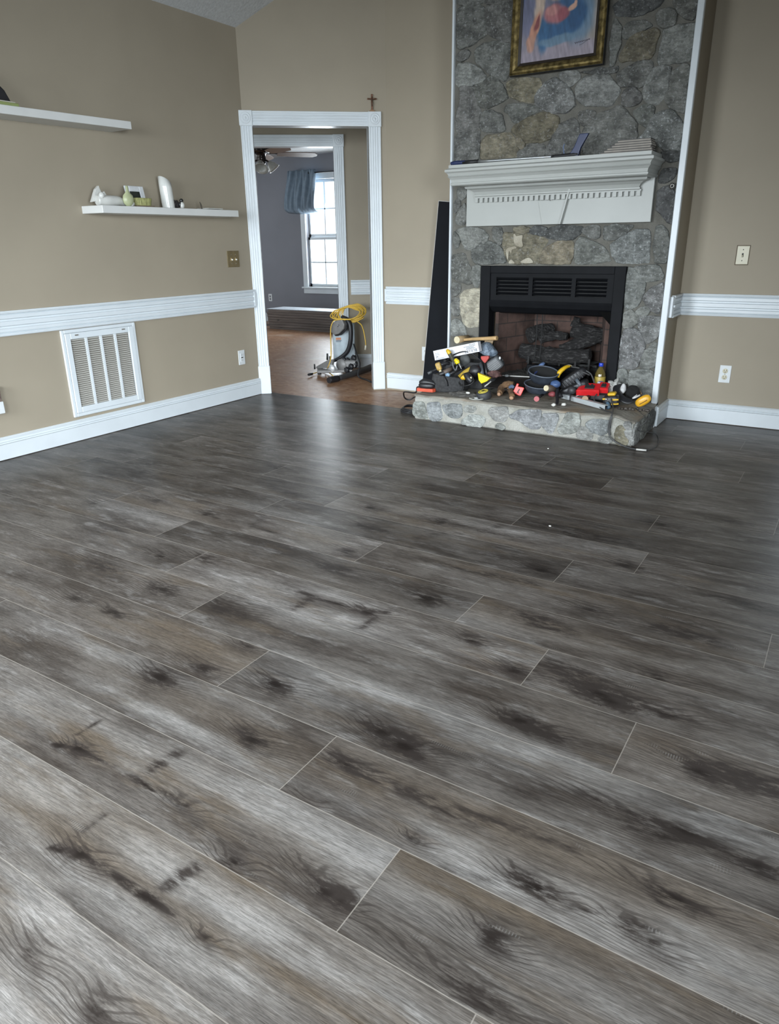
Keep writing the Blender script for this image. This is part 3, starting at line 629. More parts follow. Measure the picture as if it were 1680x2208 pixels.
bm = nb(); extrude(bm, BASE, hp(0.0)-V(0, 0, .012), hp(1.25)-V(0, 0, .012), hd); struct('baseboard_hall', bm, M_WHITE)
bm = nb(); extrude(bm, RAIL, hp(0.03), hp(1.25), hd, .716); struct('trim_5', bm, M_WHITE)
bm = nb(); extrude(bm, BASE, (-10, 9.4, -.012), (-3.6, 9.4, -.012), (0, -1, 0)); struct('baseboard_far', bm, M_WHITE)

def fluted(w, t, n):
    """cross section of a fluted casing: x across, y out of the wall (negative)"""
    pts = [(0, 0), (0, -t*0.8), (w*0.03, -t)]
    m = w*0.11; gw = (w-2*m)/n
    for i in range(n):
        a = m+i*gw+gw*0.12; b = m+(i+1)*gw-gw*0.12; c = (a+b)/2; r = (b-a)/2
        for k in range(6):
            th = PI*k/5
            pts.append((c-r*math.cos(th), -t+min(r*math.sin(th)*0.75, t*0.6)))
    pts += [(w*0.97, -t), (w, -t*0.8), (w, 0)]
    return pts

def casing(name, M, z0, label_no):
    """fluted door casing with rosettes and plinths; local x from 0 (outer left) to 1.08 (outer right)"""
    root = struct_empty(name, M @ V(.54, 0, 0))
    w = .095; t = .020; top = 2.145
    for x in (0, .985):
        bm = nb(); prism(bm, fluted(w, t, 4), .235, 2.045, M @ TR((x, 0, 0))); obj('casing_leg', bm, M_WHITE, root)
        bm = nb(); box(bm, x-.004, x+w+.004, -.026, 0, z0, .235, M, .003); obj('plinth_block', bm, M_WHITE, root)
        bm = nb(); box(bm, x-.004, x+w+.004, -.028, 0, 2.042, 2.147, M, .003)
        ro = M @ TR((x+w/2, -.028, 2.0945), (90, 0, 0))
        lathe(bm, [(.040, -.001), (.040, .003), (.036, .005), (.032, .001), (.027, .001), (.023, .006), (.018, .006), (.014, .002), (.009, .003), (.006, .007), (0, .008)], ro, 28)
        obj('rosette_block', bm, M_WHITE, root)
    bm = nb(); prism(bm, fluted(.100, t, 4), .099, .981, M @ Matrix(((0, 0, 1, 0), (0, 1, 0, 0), (1, 0, 0, 2.045), (0, 0, 0, 1)))); obj('casing_header', bm, M_WHITE, root)
    bm = nb()
    box(bm, .083, .095, -.004, .119, z0, 2.06, M); box(bm, .985, .997, -.004, .119, z0, 2.06, M); box(bm, .083, .997, -.004, .119, 2.048, 2.06, M)
    obj('jamb', bm, M_WHITE, root)
    return root
# the opening of the wall is 0.095..0.985 along it
door1 = casing('door_1', MD, 0.0, 1)
door2 = casing('door_2', MH @ TR((-1.08, 0, 0)), -.012, 2)
bm = nb(); box(bm, .094, .0975, .03, .055, 1.08, 1.16, MD, .001)
obj('strike_plate', bm, plain('black_iron', (.02, .02, .02), .4, .6), door1)

def sash_window(name, x0, x1, z0, z1, y, out, mid, cols, casing_w=.09, mat=M_WHITE):
    """double hung window in a wall along x; 'out' is +1 when the outside lies toward +y"""
    root = struct_empty(name, ((x0+x1)/2, y, z0))
    o = out
    bm = nb()
    for a, b, c, d in ((x0-casing_w, x0, z0, z1+casing_w), (x1, x1+casing_w, z0, z1+casing_w), (x0, x1, z1, z1+casing_w)):
        box(bm, a, b, y-o*.02, y, c, d, bev=.004)
    obj('window_casing', bm, mat, root)
    bm = nb(); box(bm, x0-casing_w-.02, x1+casing_w+.02, y-o*.05, y+o*.06, z0-.025, z0, bev=.004); box(bm, x0-casing_w, x1+casing_w, y-o*.018, y, z0-.1, z0-.025)
    obj('window_sill', bm, mat, root)
    for k, (a, b, yy) in enumerate(((z0, mid, .045), (mid, z1, .075))):
        bm = nb(); yA, yB = sorted((y+o*yy, y+o*(yy+.028)))
        f = .035
        box(bm, x0, x0+f, yA, yB, a, b); box(bm, x1-f, x1, yA, yB, a, b); box(bm, x0, x1, yA, yB, a, a+f+.01); box(bm, x0, x1, yA, yB, b-f, b)
        sash = obj('sash', bm, mat, root)
        bm = nb(); yc = (yA+yB)/2
        for i in range(1, cols):
            xx = x0+(x1-x0)*i/cols; box(bm, xx-.009, xx+.009, yc-.008, yc+.008, a, b)
        box(bm, x0, x1, yc-.008, yc+.008, (a+b)/2-.009, (a+b)/2+.009)
        obj('muntin', bm, mat, sash)
        bm = nb(); box(bm, x0+.02, x1-.02, yc-.002, yc+.002, a+.02, b-.02); obj('pane', bm, M_GLASS, sash)
    return root
sash_window('window_1', -.2, 1.1, .35, 1.95, 5.315, 1, 1.15, 3)
sash_window('window_2', -7.44, -6.5, .56, 2.10, 9.4, 1, 1.29, 3)
sash_window('window_3', -3.65, -2.15, .6, 2.1, -2.1, -1, 1.35, 3)
sash_window('window_4', -1.4, .2, .6, 2.1, -2.1, -1, 1.35, 3)

# ------------------------------------------------------------------ stone fireplace
def stone_mat():
    m = MT('field_stone'); c = m.coord()
    tn = m.attr('tint', 'Color'); rs = m.attr('fleck', 'Fac')
    x, y, z = m.sep(c)
    n1 = m.noise(c, 14, 5, 0.62); n2 = m.noise(c, 60, 4, 0.7); n3 = m.noise(m.comb(x*30+z*14, y*30, z*75), 1.0, 4, 0.65)
    v = m.voro(c, 150, 'F1')
    col = m.mulc(tn, n1.sm(0.28, 0.72, 0.58, 1.34)*n3.sm(0.28, 0.72, 0.70, 1.26))
    col = m.mix(col, (0.52, 0.54, 0.54), n2.sm(0.53, 0.72)*(rs*0.75+0.22))
    col = m.mix(col, (0.035, 0.037, 0.040), (v.sm(0.32, 0.12)*(rs*0.7+0.12)).clamp())
    col = m.mix(col, (0.09, 0.085, 0.075), n1.sm(0.62, 0.8)*0.45)
    m.color(col); m.set(Roughness=0.82, Specular_IOR_Level=0.3)
    m.bump(n1*0.8+n2*0.8+n3*0.6, 1.0, 0.016)
    return m.m
M_STONE = stone_mat()
def mortar_mat(name, a, b):
    m = MT(name); c = m.coord()
    n = m.noise(c, 9, 4, 0.6); f = m.noise(c, 160, 2)
    m.color(m.mulc(m.mix(a, b, n.sm(0.35, 0.65)), f.sm(0.2, 0.8, 0.85, 1.1)))
    m.set(Roughness=0.95, Specular_IOR_Level=0.15); m.bump(n+f*0.5, 0.6, 0.008)
    return m.m
M_MORTAR = mortar_mat('grey_mortar', (0.120, 0.115, 0.100), (0.160, 0.154, 0.136))
M_MORTAR2 = mortar_mat('pale_smeared_mortar', (0.25, 0.245, 0.215), (0.33, 0.325, 0.295))
TINT = {'g': (.158, .160, .148), 'd': (.098, .100, .098), 't': (.190, .170, .125), 'c': (.40, .375, .29), 'l': (.235, .240, .224), 'w': (.205, .210, .202),
        'b': (.225, .235, .235)}
FLECK = {'g': .35, 'd': .3, 't': .12, 'c': .15, 'l': .45, 'w': 1.0, 'b': .6}

def stones(bm, lst, y, out, h=0.02, seed=1, light=1.0):
    """rough-faced stones on the plane y, bulging along 'out' (a sign on y)"""
    rng = random.Random(seed)
    tl = bm.verts.layers.float_color.get('tint') or bm.verts.layers.float_color.new('tint')
    fl = bm.verts.layers.float.get('fleck') or bm.verts.layers.float.new('fleck')
    for t, poly in lst:
        P = [Vector((p[0], p[1])) for p in poly]
        # round the corners, add points along the edge
        Q = []
        n = len(P)
        for i in range(n):
            a, b = P[i], P[(i+1) % n]
            k = max(2, int((b-a).length/0.010))
            for j in range(k):
                t_ = (j+0.5)/k; t_ = 0.03+0.94*t_
                Q.append(a.lerp(b, t_))
        for _ in range(1):
            Q = [(Q[i-1]+Q[i]*2+Q[(i+1) % len(Q)])/4 for i in range(len(Q))]
        cc = sum(Q, Vector((0, 0)))/len(Q)
        Q = [q+(q-cc).normalized()*.013 for q in Q]
        sd = rng.uniform(0, 90)
        Q = [q+Vector((mnoise.noise(V(q.x*28, q.y*28, sd)), mnoise.noise(V(q.x*28, q.y*28, sd+9))))*0.007 for q in Q]
        c = sum(Q, Vector((0, 0)))/len(Q)
        br = rng.uniform(.84, 1.16)*light; tn = [min(1, v*br*rng.uniform(.985, 1.015)) for v in TINT[t]]
        tilt = Vector((rng.uniform(-.05, .05), rng.uniform(-.05, .05)))
        hh = h*rng.uniform(.75, 1.2)
        lv = [(1.0, -.006), (.992, hh*.5), (.972, hh*.85), (.92, hh), (.80, hh*1.04), (.62, hh*1.06), (.40, hh*1.07), (.16, hh*1.05)]
        rs = []
        for s, d in lv:
            ring = []
            for q in Q:
                p = c+(q-c)*s
                dd = d
                if s < .98: dd += mnoise.noise(V(p.x*22, p.y*22, sd))*hh*.32+mnoise.noise(V(p.x*55, p.y*55, sd))*hh*.22+(p-c).dot(tilt)
                ring.append(V(p.x, y+out*dd, p.y))
            rs.append(ring)
        vs = rings(bm, rs, cap0=False)
        for v in vs: v[tl] = (tn[0], tn[1], tn[2], 1); v[fl] = FLECK[t]

def voronoi_cells(x0, x1, z0, z1, s, seed):
    """loose polygonal stones to carry the face up out of the frame"""
    rng = random.Random(seed); pts = []
    z = z0-s; r = 0
    while z < z1+s:
        x = x0-s+(r % 2)*s*.5
        while x < x1+s:
            pts.append((x+rng.uniform(-.3, .3)*s, z+rng.uniform(-.3, .3)*s)); x += s
        z += s*.85; r += 1
    out = []
    for i, p in enumerate(pts):
        poly = [(x0+.012, z0), (x1-.012, z0), (x1-.012, z1), (x0+.012, z1)]
        for j, q in enumerate(pts):
            if i == j or abs(q[0]-p[0])+abs(q[1]-p[1]) > 4*s: continue
            mx, mz = (p[0]+q[0])/2, (p[1]+q[1])/2; dx, dz = q[0]-p[0], q[1]-p[1]; L = math.hypot(dx, dz)
            mx -= dx/L*.011; mz -= dz/L*.011
            new = []
            for k in range(len(poly)):
                a, b = poly[k], poly[(k+1) % len(poly)]
                da = (a[0]-mx)*dx+(a[1]-mz)*dz; db = (b[0]-mx)*dx+(b[1]-mz)*dz
                if da <= 0: new.append(a)
                if da*db < 0:
                    t = da/(da-db); new.append((a[0]+(b[0]-a[0])*t, a[1]+(b[1]-a[1])*t))
            poly = new
            if len(poly) < 3: break
        if len(poly) >= 3:
            ar = abs(sum(poly[k][0]*poly[(k+1) % len(poly)][1]-poly[(k+1) % len(poly)][0]*poly[k][1] for k in range(len(poly))))/2
            if ar > .004: out.append((rng.choice('ggglwdt'), poly))
    return out

CX0, CX1 = -2.618, -1.03
FP = thing('stone_fireplace', 'grey fieldstone fireplace with raised hearth and black firebox', 'fireplace', ((CX0+CX1)/2, 5.0, 0))
bm = nb()
ztop = 4.9
for a, b, c, d in ((CX0+.004, -2.33, 0, 1.02), (-1.335, CX1-.004, 0, 1.02), (CX0+.004, CX1-.004, 1.02, ztop)): box(bm, a, b, 5.0, 5.04, c, d)
obj('mortar_bed', bm, M_MORTAR, FP)
bm = nb(); stones(bm, STONES, 5.0, -1, .014, 3)
stones(bm, voronoi_cells(CX0+.02, CX1-.04, 2.70, 4.15, .2, 5), 5.0, -1, .020, 4)
obj('stone_face', bm, M_STONE, FP)
bm = nb()
for poly in RESIDUE:
    c = [sum(p[k] for p in poly)/len(poly) for k in (0, 1)]
    pts = cr([(p[0], p[1], 0) for p in poly], 4, True)
    prism(bm, [(p.x, -p.y) for p in pts], -4.988, -4.9775, Matrix(((1, 0, 0, 0), (0, 0, -1, 0), (0, -1, 0, 0), (0, 0, 0, 1))))
obj('plaster_residue', bm, mortar_mat('pale_plaster_residue', (.30, .27, .21), (.40, .37, .30)), FP)
bm = nb(); box(bm, CX0, CX0+.012, 5.0, 5.315, 0, 3.9); box(bm, CX1-.012, CX1, 5.0, 5.315, 0, 5.0); obj('chimney_side', bm, M_BEIGE, FP)
for x0, x1, zt in ((CX0-.002, CX0+.014, 4.0), (CX1-.036, CX1+.002, 5.0)):
    bm = nb(); box(bm, x0, x1, 4.975, 5.01, 0.0, zt, bev=.003); obj('corner_trim', bm, M_WHITE, FP)
# hearth
HX0, HX1, HY0 = -2.575, -1.034, 4.41
bm = nb()
prof = []
nx = 60
def hz(x): return .163+.010*mnoise.noise(V(x*4, 1.3, 0))+.006*mnoise.noise(V(x*15, 7, 0))-(.022 if x > -1.12 else 0)*min(1, (x+1.12)/.06 if x > -1.12 else 0)
rs = []
for i in range(nx+1):
    x = HX0+(HX1-HX0)*i/nx
    j = .006*mnoise.noise(V(x*9, 0, 4))
    rs.append([V(x, HY0+j+.012, 0), V(x, HY0+j, .01), V(x, HY0+j, .09), V(x, HY0+j+.002, hz(x)-.012), V(x, HY0+j+.012, hz(x)), V(x, 4.80, hz(x)), V(x, 5.03, .165), V(x, 5.03, 0)])
rings(bm, rs, smooth=False)
obj('hearth_base', bm, M_MORTAR2, FP)
bm = nb(); stones(bm, HEARTH_STONES, HY0, -1, .007, 9, 1.12)
obj('hearth_stones', bm, M_STONE, FP)
# rough stones on the right end of the hearth
bm = nb()
stones(bm, [('w', [(-.02+4.43, .015), (4.55, .012), (4.56, .12), (4.46, .135), (4.42, .10)]), ('g', [(4.57, .012), (4.72, .012), (4.74, .09), (4.66, .13), (4.58, .12)]), ('d', [(4.75, .02), (4.95, .02), (4.96, .11), (4.85, .14), (4.76, .11)])], 0, -1, .014, 12, 1.1)
bmesh.ops.transform(bm, matrix=Matrix(((0, -1, 0, HX1), (1, 0, 0, 0), (0, 0, 1, 0), (0, 0, 0, 1))), verts=bm.verts[:])
obj('hearth_end_stones', bm, M_STONE, FP)
def slate_mat():
    m = MT('rough_flagstone'); c = m.coord(); x, y, z = m.sep(c)
    n = m.noise(m.comb(x*5, y*22, z*30), 1.0, 5, 0.65, 0.6); n2 = m.noise(c, 40, 4, 0.7); b = m.noise(c, 2.5, 3)
    col = m.mix((0.17, 0.155, 0.13), (0.28, 0.26, 0.22), n.sm(0.35, 0.65))
    col = m.mix(col, (0.25, 0.165, 0.095), b.sm(0.52, 0.66)*0.6)
    col = m.mix(col, (0.42, 0.38, 0.28), n.sm(0.66, 0.76)*0.8)
    col = m.mix(col, (0.06, 0.05, 0.045), n2.sm(0.62, 0.75)*0.5)
    m.color(col); m.set(Roughness=0.8); m.bump(n+n2*0.4, 0.8, 0.012)
    return m.m
bm = nb()
rs = []
for i in range(nx+1):
    x = HX0-.012+(HX1-HX0+.018)*i/nx
    e = HY0+.012+.022*mnoise.noise(V(x*5, 3, 4))+.008*mnoise.noise(V(x*24, 3, 4))
    t = hz(x)+.013+.004*mnoise.noise(V(x*12, 5, 2))
    rs.append([V(x, e+.02, hz(x)-.006), V(x, e+.002, hz(x)-.002), V(x, e, t-.006), V(x, e+.010, t)] + [V(x, e+.010+(5.03-e-.01)*k/6, t+.004*mnoise.noise(V(x*8, k*2.0, 9))) for k in range(1, 6)] + [V(x, 5.03, .178), V(x, 5.03, .15)])
rings(bm, rs, smooth=False)
obj('hearth_slab', bm, slate_mat(), FP)

# metal firebox
M_BLACK = plain('matt_black_steel', (.0065, .007, .0085), .6, 0, .15, 14, 0, .12)
M_SOOT = plain('sooty_steel', (.012, .012, .012), .7, .1)
FX0, FX1, FZ0, FZ1 = -2.356, -1.315, .17, 1.035
IX0, IX1 = -2.278, -1.390
bm = nb()
box(bm, FX0, IX0, 4.972, 5.06, FZ0, FZ1, bev=.003); box(bm, IX1, FX1, 4.972, 5.06, FZ0, FZ1, bev=.003); box(bm, IX0, IX1, 4.974, 5.06, .985, FZ1, bev=.003)
obj('firebox_surround', bm, M_BLACK, FP)
bm = nb()
box(bm, IX0, IX1, 4.985, 5.0, .958, .985); box(bm, IX0, IX1, 4.985, 5.0, .80, .835)
cols = ((IX0+.045, IX0+.29), (IX0+.32, IX0+.60), (IX0+.63, IX1-.045))
ed = [IX0]+[v for c in cols for v in c]+[IX1]
for k in range(0, len(ed), 2): box(bm, ed[k], ed[k+1], 4.985, 5.0, .835, .958)
lp = obj('louver_panel', bm, M_BLACK, FP)
for a, b in cols:
    bm = nb()
    for k in range(5):
        z = .848+k*.0245
        box(bm, a-.004, b+.004, -.014, .014, -.002, .002, TR((0, 4.996, z), (-35, 0, 0)))
    obj('louver', bm, M_BLACK, lp)
bm = nb(); box(bm, IX0, IX1, 5.03, 5.05, .79, .99); obj('louver_back', bm, M_SOOT, FP)
bm = nb()
rings(bm, [[V(x, 4.978, .80), V(x, 4.970, .785), V(x, 4.982, .755), V(x, 5.03, .715), V(x, 5.06, .705), V(x, 5.06, .80)] for x in (IX0, IX1)], smooth=False)
obj('smoke_hood', bm, M_BLACK, FP)
bm = nb(); prism(bm, [(0, 0), (.085, .0), (.085, -.085)], -.004, .004, Matrix(((1, 0, 0, IX1-.086), (0, 0, 1, 4.99), (0, 1, 0, .745), (0, 0, 0, 1)))); obj('mesh_screen_gather', bm, plain('black_mesh', (.004, .004, .004), .9, 0, .1, 30, 0, .05), FP)
def brick_mat():
    m = MT('firebrick_lining'); c = m.coord('UV')
    q = m.n('ShaderNodeTexBrick'); m.t.links.new(c.k, q.inputs['Vector'])
    q.inputs['Color1'].default_value = (.095, .055, .044, 1); q.inputs['Color2'].default_value = (.075, .045, .036, 1); q.inputs['Mortar'].default_value = (.04, .03, .026, 1)
    q.inputs['Scale'].default_value = 1.0; q.inputs['Brick Width'].default_value = .205; q.inputs['Row Height'].default_value = .104; q.inputs['Mortar Size'].default_value = .004
    n = m.noise(m.coord(), 9, 4, .6)
    col = m.mulc(NS(m.t, q.outputs['Color']), n.sm(.25, .75, .55, 1.25))
    m.color(col); m.set(Roughness=.9)
    m.bump(NS(m.t, q.outputs['Fac'])*-1.0+n*.2, .6, .006)
    return m.m
BX0, BX1, BY = -2.125, -1.555, 5.47
bm = nb(); uv = bm.loops.layers.uv.new('UVMap')
def uvquad(a, b, c, d, w):
    f = bm.faces.new([bm.verts.new(p) for p in (a, b, c, d)])
    h0, h1 = a[2], d[2]
    for l, t in zip(f.loops, ((0, h0), (w, h0), (w, h1), (0, h1))): l[uv].uv = t
uvquad((IX0+.02, 5.05, .17), (BX0, BY, .17), (BX0, BY, .84), (IX0+.02, 5.05, .84), .45)
uvquad((BX0, BY, .17), (BX1, BY, .17), (BX1, BY, .84), (BX0, BY, .84), BX1-BX0)
uvquad((BX1, BY, .17), (IX1-.02, 5.05, .17), (IX1-.02, 5.05, .84), (BX1, BY, .84), .45)
bm.normal_update(); bmesh.ops.solidify(bm, geom=bm.faces[:], thickness=-.03)
obj('firebrick_liner', bm, brick_mat(), FP, recalc=False)
bm = nb(); box(bm, IX0, IX1, 5.03, 5.52, .15, .178); obj('firebox_floor', bm, M_SOOT, FP)
bm = nb(); box(bm, IX0, IX1, 5.05, 5.52, .84, .86); box(bm, IX0-.02, IX0+.0, 5.05, 5.08, .17, .84); box(bm, IX1, IX1+.02, 5.05, 5.08, .17, .84); box(bm, BX0-.2, BX1+.2, 5.51, 5.53, .15, .86); obj('firebox_shell', bm, M_SOOT, FP)
bm = nb()
for x in (-1.955, -1.915): 
    tube(bm, [(x, 5.10, .72), (x+.004, 5.10, .55), (x-.003, 5.10, .36)], .004, 6)
obj('screen_pull_chain', bm, M_SOOT, FP)
# gas logs
def log_mat():
    m = MT('charred_ceramic_log'); c = m.coord(); x, y, z = m.sep(c)
    n = m.noise(m.comb(x*22, y*60, z*60), 1.0, 5, .7); v = m.voro(m.comb(x*30, y*60, z*60), 1.0, 'F1')
    col = m.mix((.012, .011, .011), (.085, .082, .08), (n.sm(.45, .7)*v.sm(.2, .7)).clamp())
    m.color(col); m.set(Roughness=.95); m.bump(v+n, 1.0, .014)
    return m.m
M_LOG = log_mat()
LG = thing('gas_log_set', 'charred ceramic gas logs on a burner inside the firebox', 'gas logs', (-1.82, 5.25, .178))
def logm(pts, r, seed):
    bm = nb(); tube(bm, pts, r, 14, 8)
    for v in bm.verts:
        k = 1+.16*mnoise.noise(v.co*16+V(seed, 0, 0)); c = V(v.co.x, pts[0][1], v.co.z)
        v.co += V(0, 1, 0)*(k-1)*.12+V(0, 0, 1)*.012*mnoise.noise(v.co*40+V(0, seed, 0))
    obj('log', bm, M_LOG, LG)
logm([(-2.10, 5.20, .42), (-1.95, 5.19, .405), (-1.75, 5.18, .40), (-1.57, 5.19, .42)], [.055, .062, .058, .05], 1)
logm([(-1.80, 5.22, .44), (-1.66, 5.25, .50), (-1.50, 5.29, .565)], [.04, .048, .045], 2)
logm([(-2.06, 5.24, .53), (-2.00, 5.32, .555), (-1.93, 5.38, .57)], [.058, .055, .04], 3)
logm([(-1.98, 5.26, .50), (-1.88, 5.27, .535), (-1.78, 5.28, .53)], [.03, .034, .028], 4)
logm([(-1.76, 5.33, .58), (-1.62, 5.33, .555), (-1.50, 5.33, .53)], [.055, .06, .05], 5)
logm([(-1.745, 5.32, .60), (-1.735, 5.32, .64), (-1.73, 5.32, .67)], [.03, .028, .022], 6)
bm = nb()
for x in (-2.02, -1.9, -1.78, -1.66, -1.56): box(bm, x-.007, x+.007, 5.14, 5.42, .33, .344); box(bm, x-.007, x+.007, 5.14, 5.155, .2, .40)
box(bm, -2.06, -1.52, 5.2, 5.215, .335, .35); box(bm, -2.06, -1.52, 5.38, 5.395, .178, .35)
obj('grate', bm, M_SOOT, LG)
bm = nb()
rs_ = random.Random(3)
q = [[bm.verts.new((-2.24+.28*i/14, 5.10+.30*j/14, .262-.05*max(0, i/14-.6)+.05*mnoise.noise(V(i*.7, j*.7, 0))*(0 if j == 0 else 1)*.5)) for j in range(15)] for i in range(15)]
for i in range(14):
    for j in range(14): bm.faces.new((q[i][j], q[i+1][j], q[i+1][j+1], q[i][j+1]))
bm.normal_update(); bmesh.ops.solidify(bm, geom=bm.faces[:], thickness=.09)
obj('ember_bed', bm, plain('grey_lava_granules', (.045, .043, .04), .95, 0, .8, 160, 1.0), LG)
bm = nb(); box(bm, -2.02, -1.62, 5.11, 5.15, .29, .335, bev=.003); box(bm, -2.0, -1.64, 5.125, 5.2, .2, .29)
cb = obj('burner_box', bm, M_BLACK, LG)
for x0, x1 in ((-1.925, -1.88), (-1.865, -1.80)):
    bm = nb(); box(bm, x0, x1, 5.118, 5.124, .245, .272); obj('rating_label', bm, plain('white_label', (.62, .63, .63), .5), cb)

# ------------------------------------------------------------------ mantel
MC = -1.832
MN = thing('mantel_shelf', 'white painted wooden mantel with dentil moulding on the stone chimney', 'mantel', (MC, 4.97, 1.30))
M_WOOD = plain('white_mantel_paint', (.385, .395, .375), .42, var=.03, scale=5)
def mould(bm, prof, half, wall, dref, k=1.0):
    """profile of (projection, z) mitred round both ends"""
    rs = []
    for d, z in prof:
        e = max(0, d-dref)*k
        rs.append([V(MC-half-e, wall, z), V(MC-half-e, wall-d, z), V(MC+half+e, wall-d, z), V(MC+half+e, wall, z)])
    rings(bm, rs, smooth=False)
bm = nb()
mould(bm, [(.245, 1.553), (.252, 1.560), (.252, 1.568), (.246, 1.572), (.250, 1.590), (.262, 1.604), (.268, 1.608), (.262, 1.614), (.270, 1.630), (.282, 1.638), (.282, 1.652), (.272, 1.656), (.262, 1.662), (.262, 1.680)], .645, 4.98, .245)
obj('mantel_top', bm, M_WOOD, MN)
bm = nb()
mould(bm, [(.055, 1.488), (.062, 1.492), (.062, 1.500), (.056, 1.504), (.066, 1.520), (.086, 1.534), (.108, 1.540), (.112, 1.546), (.112, 1.556)], .557, 4.98, .055)
obj('crown_moulding', bm, M_WOOD, MN)
bm = nb(); box(bm, -2.472, -1.192, 4.955, 4.985, 1.30, 1.556, bev=.002); obj('frieze_panel', bm, M_WOOD, MN)
bm = nb()
for i in range(31):
    x = -2.385+1.108*i/30; box(bm, x-.011, x+.011, 4.932, 4.956, 1.452, 1.480)
box(bm, -2.40, -1.262, 4.93, 4.956, 1.480, 1.49)
obj('dentil_row', bm, M_WOOD, MN)
bm = nb(); prism(bm, [(-.068, 1.30), (.068, 1.30), (.104, 1.45), (-.104, 1.45)], 0, .012, Matrix(((1, 0, 0, MC), (0, 0, -1, 4.956), (0, 1, 0, 0), (0, 0, 0, 1))), .003)
prism(bm, [(.056, 1.30), (.068, 1.30), (.130, 1.548), (.116, 1.548)], 0, .036, Matrix(((1, 0, 0, MC), (0, 0, -1, 4.956), (0, 1, 0, 0), (0, 0, 0, 1))), .003)
ks = obj('keystone', bm, M_WOOD, MN)
bm = nb(); blob(bm, V(MC-.01, 4.918, 1.447), (.004, .004, .004), sub=1); obj('nail', bm, plain('dull_nail', (.2, .2, .19), .4, .7), ks)

# ------------------------------------------------------------------ plates, grille, shelves
M_PLATE = plain('white_plastic_plate', (.66, .69, .70), .35, var=.02)
M_IVORY = plain('ivory_plastic', (.60, .56, .42), .4, var=.02)
M_DARK = plain('dark_slot', (.02, .02, .02), .6)
M_BRASS = plain('aged_brass_plate', (.34, .28, .17), .28, .9, .1)
M_SCREW = plain('screw_steel', (.35, .34, .32), .35, .9)
WL = lambda y, z: frame((-4.2, y, z), (0, 1, 0))       # facing +x
WB = lambda x, z, y=5.315: frame((x, y, z), (1, 0, 0))   # facing -y
def outlet(name, label, M, m_soc=None, decora=False, gr='wall outlets'):
    t = thing(name, label, 'outlet', M @ V(0, 0, 0), None)
    bm = nb(); box(bm, -.036, .036, -.006, 0, -.058, .058, M, .003, 2); obj('cover_plate', bm, M_PLATE, t)
    m_soc = m_soc or M_PLATE
    if decora:
        bm = nb(); box(bm, -.017, .017, -.009, -.005, -.034, .034, M, .001); s = obj('receptacle', bm, m_soc, t)
        bm = nb()
        for z in (-.02, .02):
            for x in (-.006, .006): box(bm, x-.0012, x+.0012, -.0095, -.008, z-.005, z+.005, M)
        box(bm, -.011, .011, -.0098, -.008, -.004, .004, M); obj('slot', bm, M_DARK, s)
    else:
        for z in (-.021, .021):
            bm = nb(); lathe(bm, [(.0165, 0), (.0165, .003), (.015, .004), (0, .004)], M @ TR((0, -.005, z), (90, 0, 0)), 20); s = obj('receptacle', bm, m_soc, t)
            bm = nb()
            for x in (-.006, .006): box(bm, x-.0013, x+.0013, -.0098, -.008, z-.001, z+.009, M)
            box(bm, -.0025, .0025, -.0098, -.008, z-.010, z-.005, M); obj('slot', bm, M_DARK, s)
    bm = nb(); blob(bm, M @ V(0, -.0065, 0), (.003, .003, .003), sub=1); obj('screw', bm, M_SCREW, t)
    return t
outlet('wall_outlet', 'white outlet low on the left wall beside the doorway casing', WL(4.373, .335), None, True)
outlet('wall_outlet', 'white duplex outlet with ivory sockets on the wall right of the fireplace', WB(-.68, .340), M_IVORY)
outlet('wall_outlet', 'white outlet half hidden by the leaning black panel left of the fireplace', WB(-2.998, .322))
outlet('wall_outlet', 'grey painted outlet on the slate wall of the far room', WB(-8.26, .372, 9.4), M_GREY)

def switch(name, label, M, gangs, m_plate, m_tog, w, h, rim=None):
    t = thing(name, label, 'light switch', M @ V(0, 0, 0))
    bm = nb(); box(bm, -w/2, w/2, -.007, 0, -h/2, h/2, M, .003, 2); obj('cover_plate', bm, m_plate, t)
    if rim:
        bm = nb(); box(bm, -w/2-.005, w/2+.003, -.002, 0, -h/2-.004, h/2+.004, M); obj('plate_outline', bm, rim, t)  # thin brown outline round the plate, widest at its left
    for i in range(gangs):
        x = (i-(gangs-1)/2)*.046
        bm = nb(); box(bm, x-.005, x+.005, -.0085, -.006, -.012, .012, M); g = obj('toggle_slot', bm, M_DARK if gangs == 1 else m_plate, t)
        bm = nb(); box(bm, x-.0035, x+.0035, -.021, -.006, -.004, .005, M @ TR((0, 0, 0), (18, 0, 0)), .001); obj('toggle', bm, m_tog, t)
        for z in (-.033, .033):
            bm = nb(); blob(bm, M @ V(x, -.007, z), (.0035, .0035, .0035), sub=1); obj('screw', bm, M_DARK if gangs == 1 else M_SCREW, t)
    return t
switch('light_switch', 'aged brass double toggle switch on the left wall above the chair rail', WL(4.372, 1.095), 2, M_BRASS, plain('white_toggle', (.75, .74, .7), .3), .128, .120)
switch('light_switch', 'ivory single toggle switch on the wall right of the fireplace', WB(-.681, 1.096), 1, M_IVORY, M_IVORY, .072, .112, plain('dark_brown_outline', (.12, .09, .065), .8))

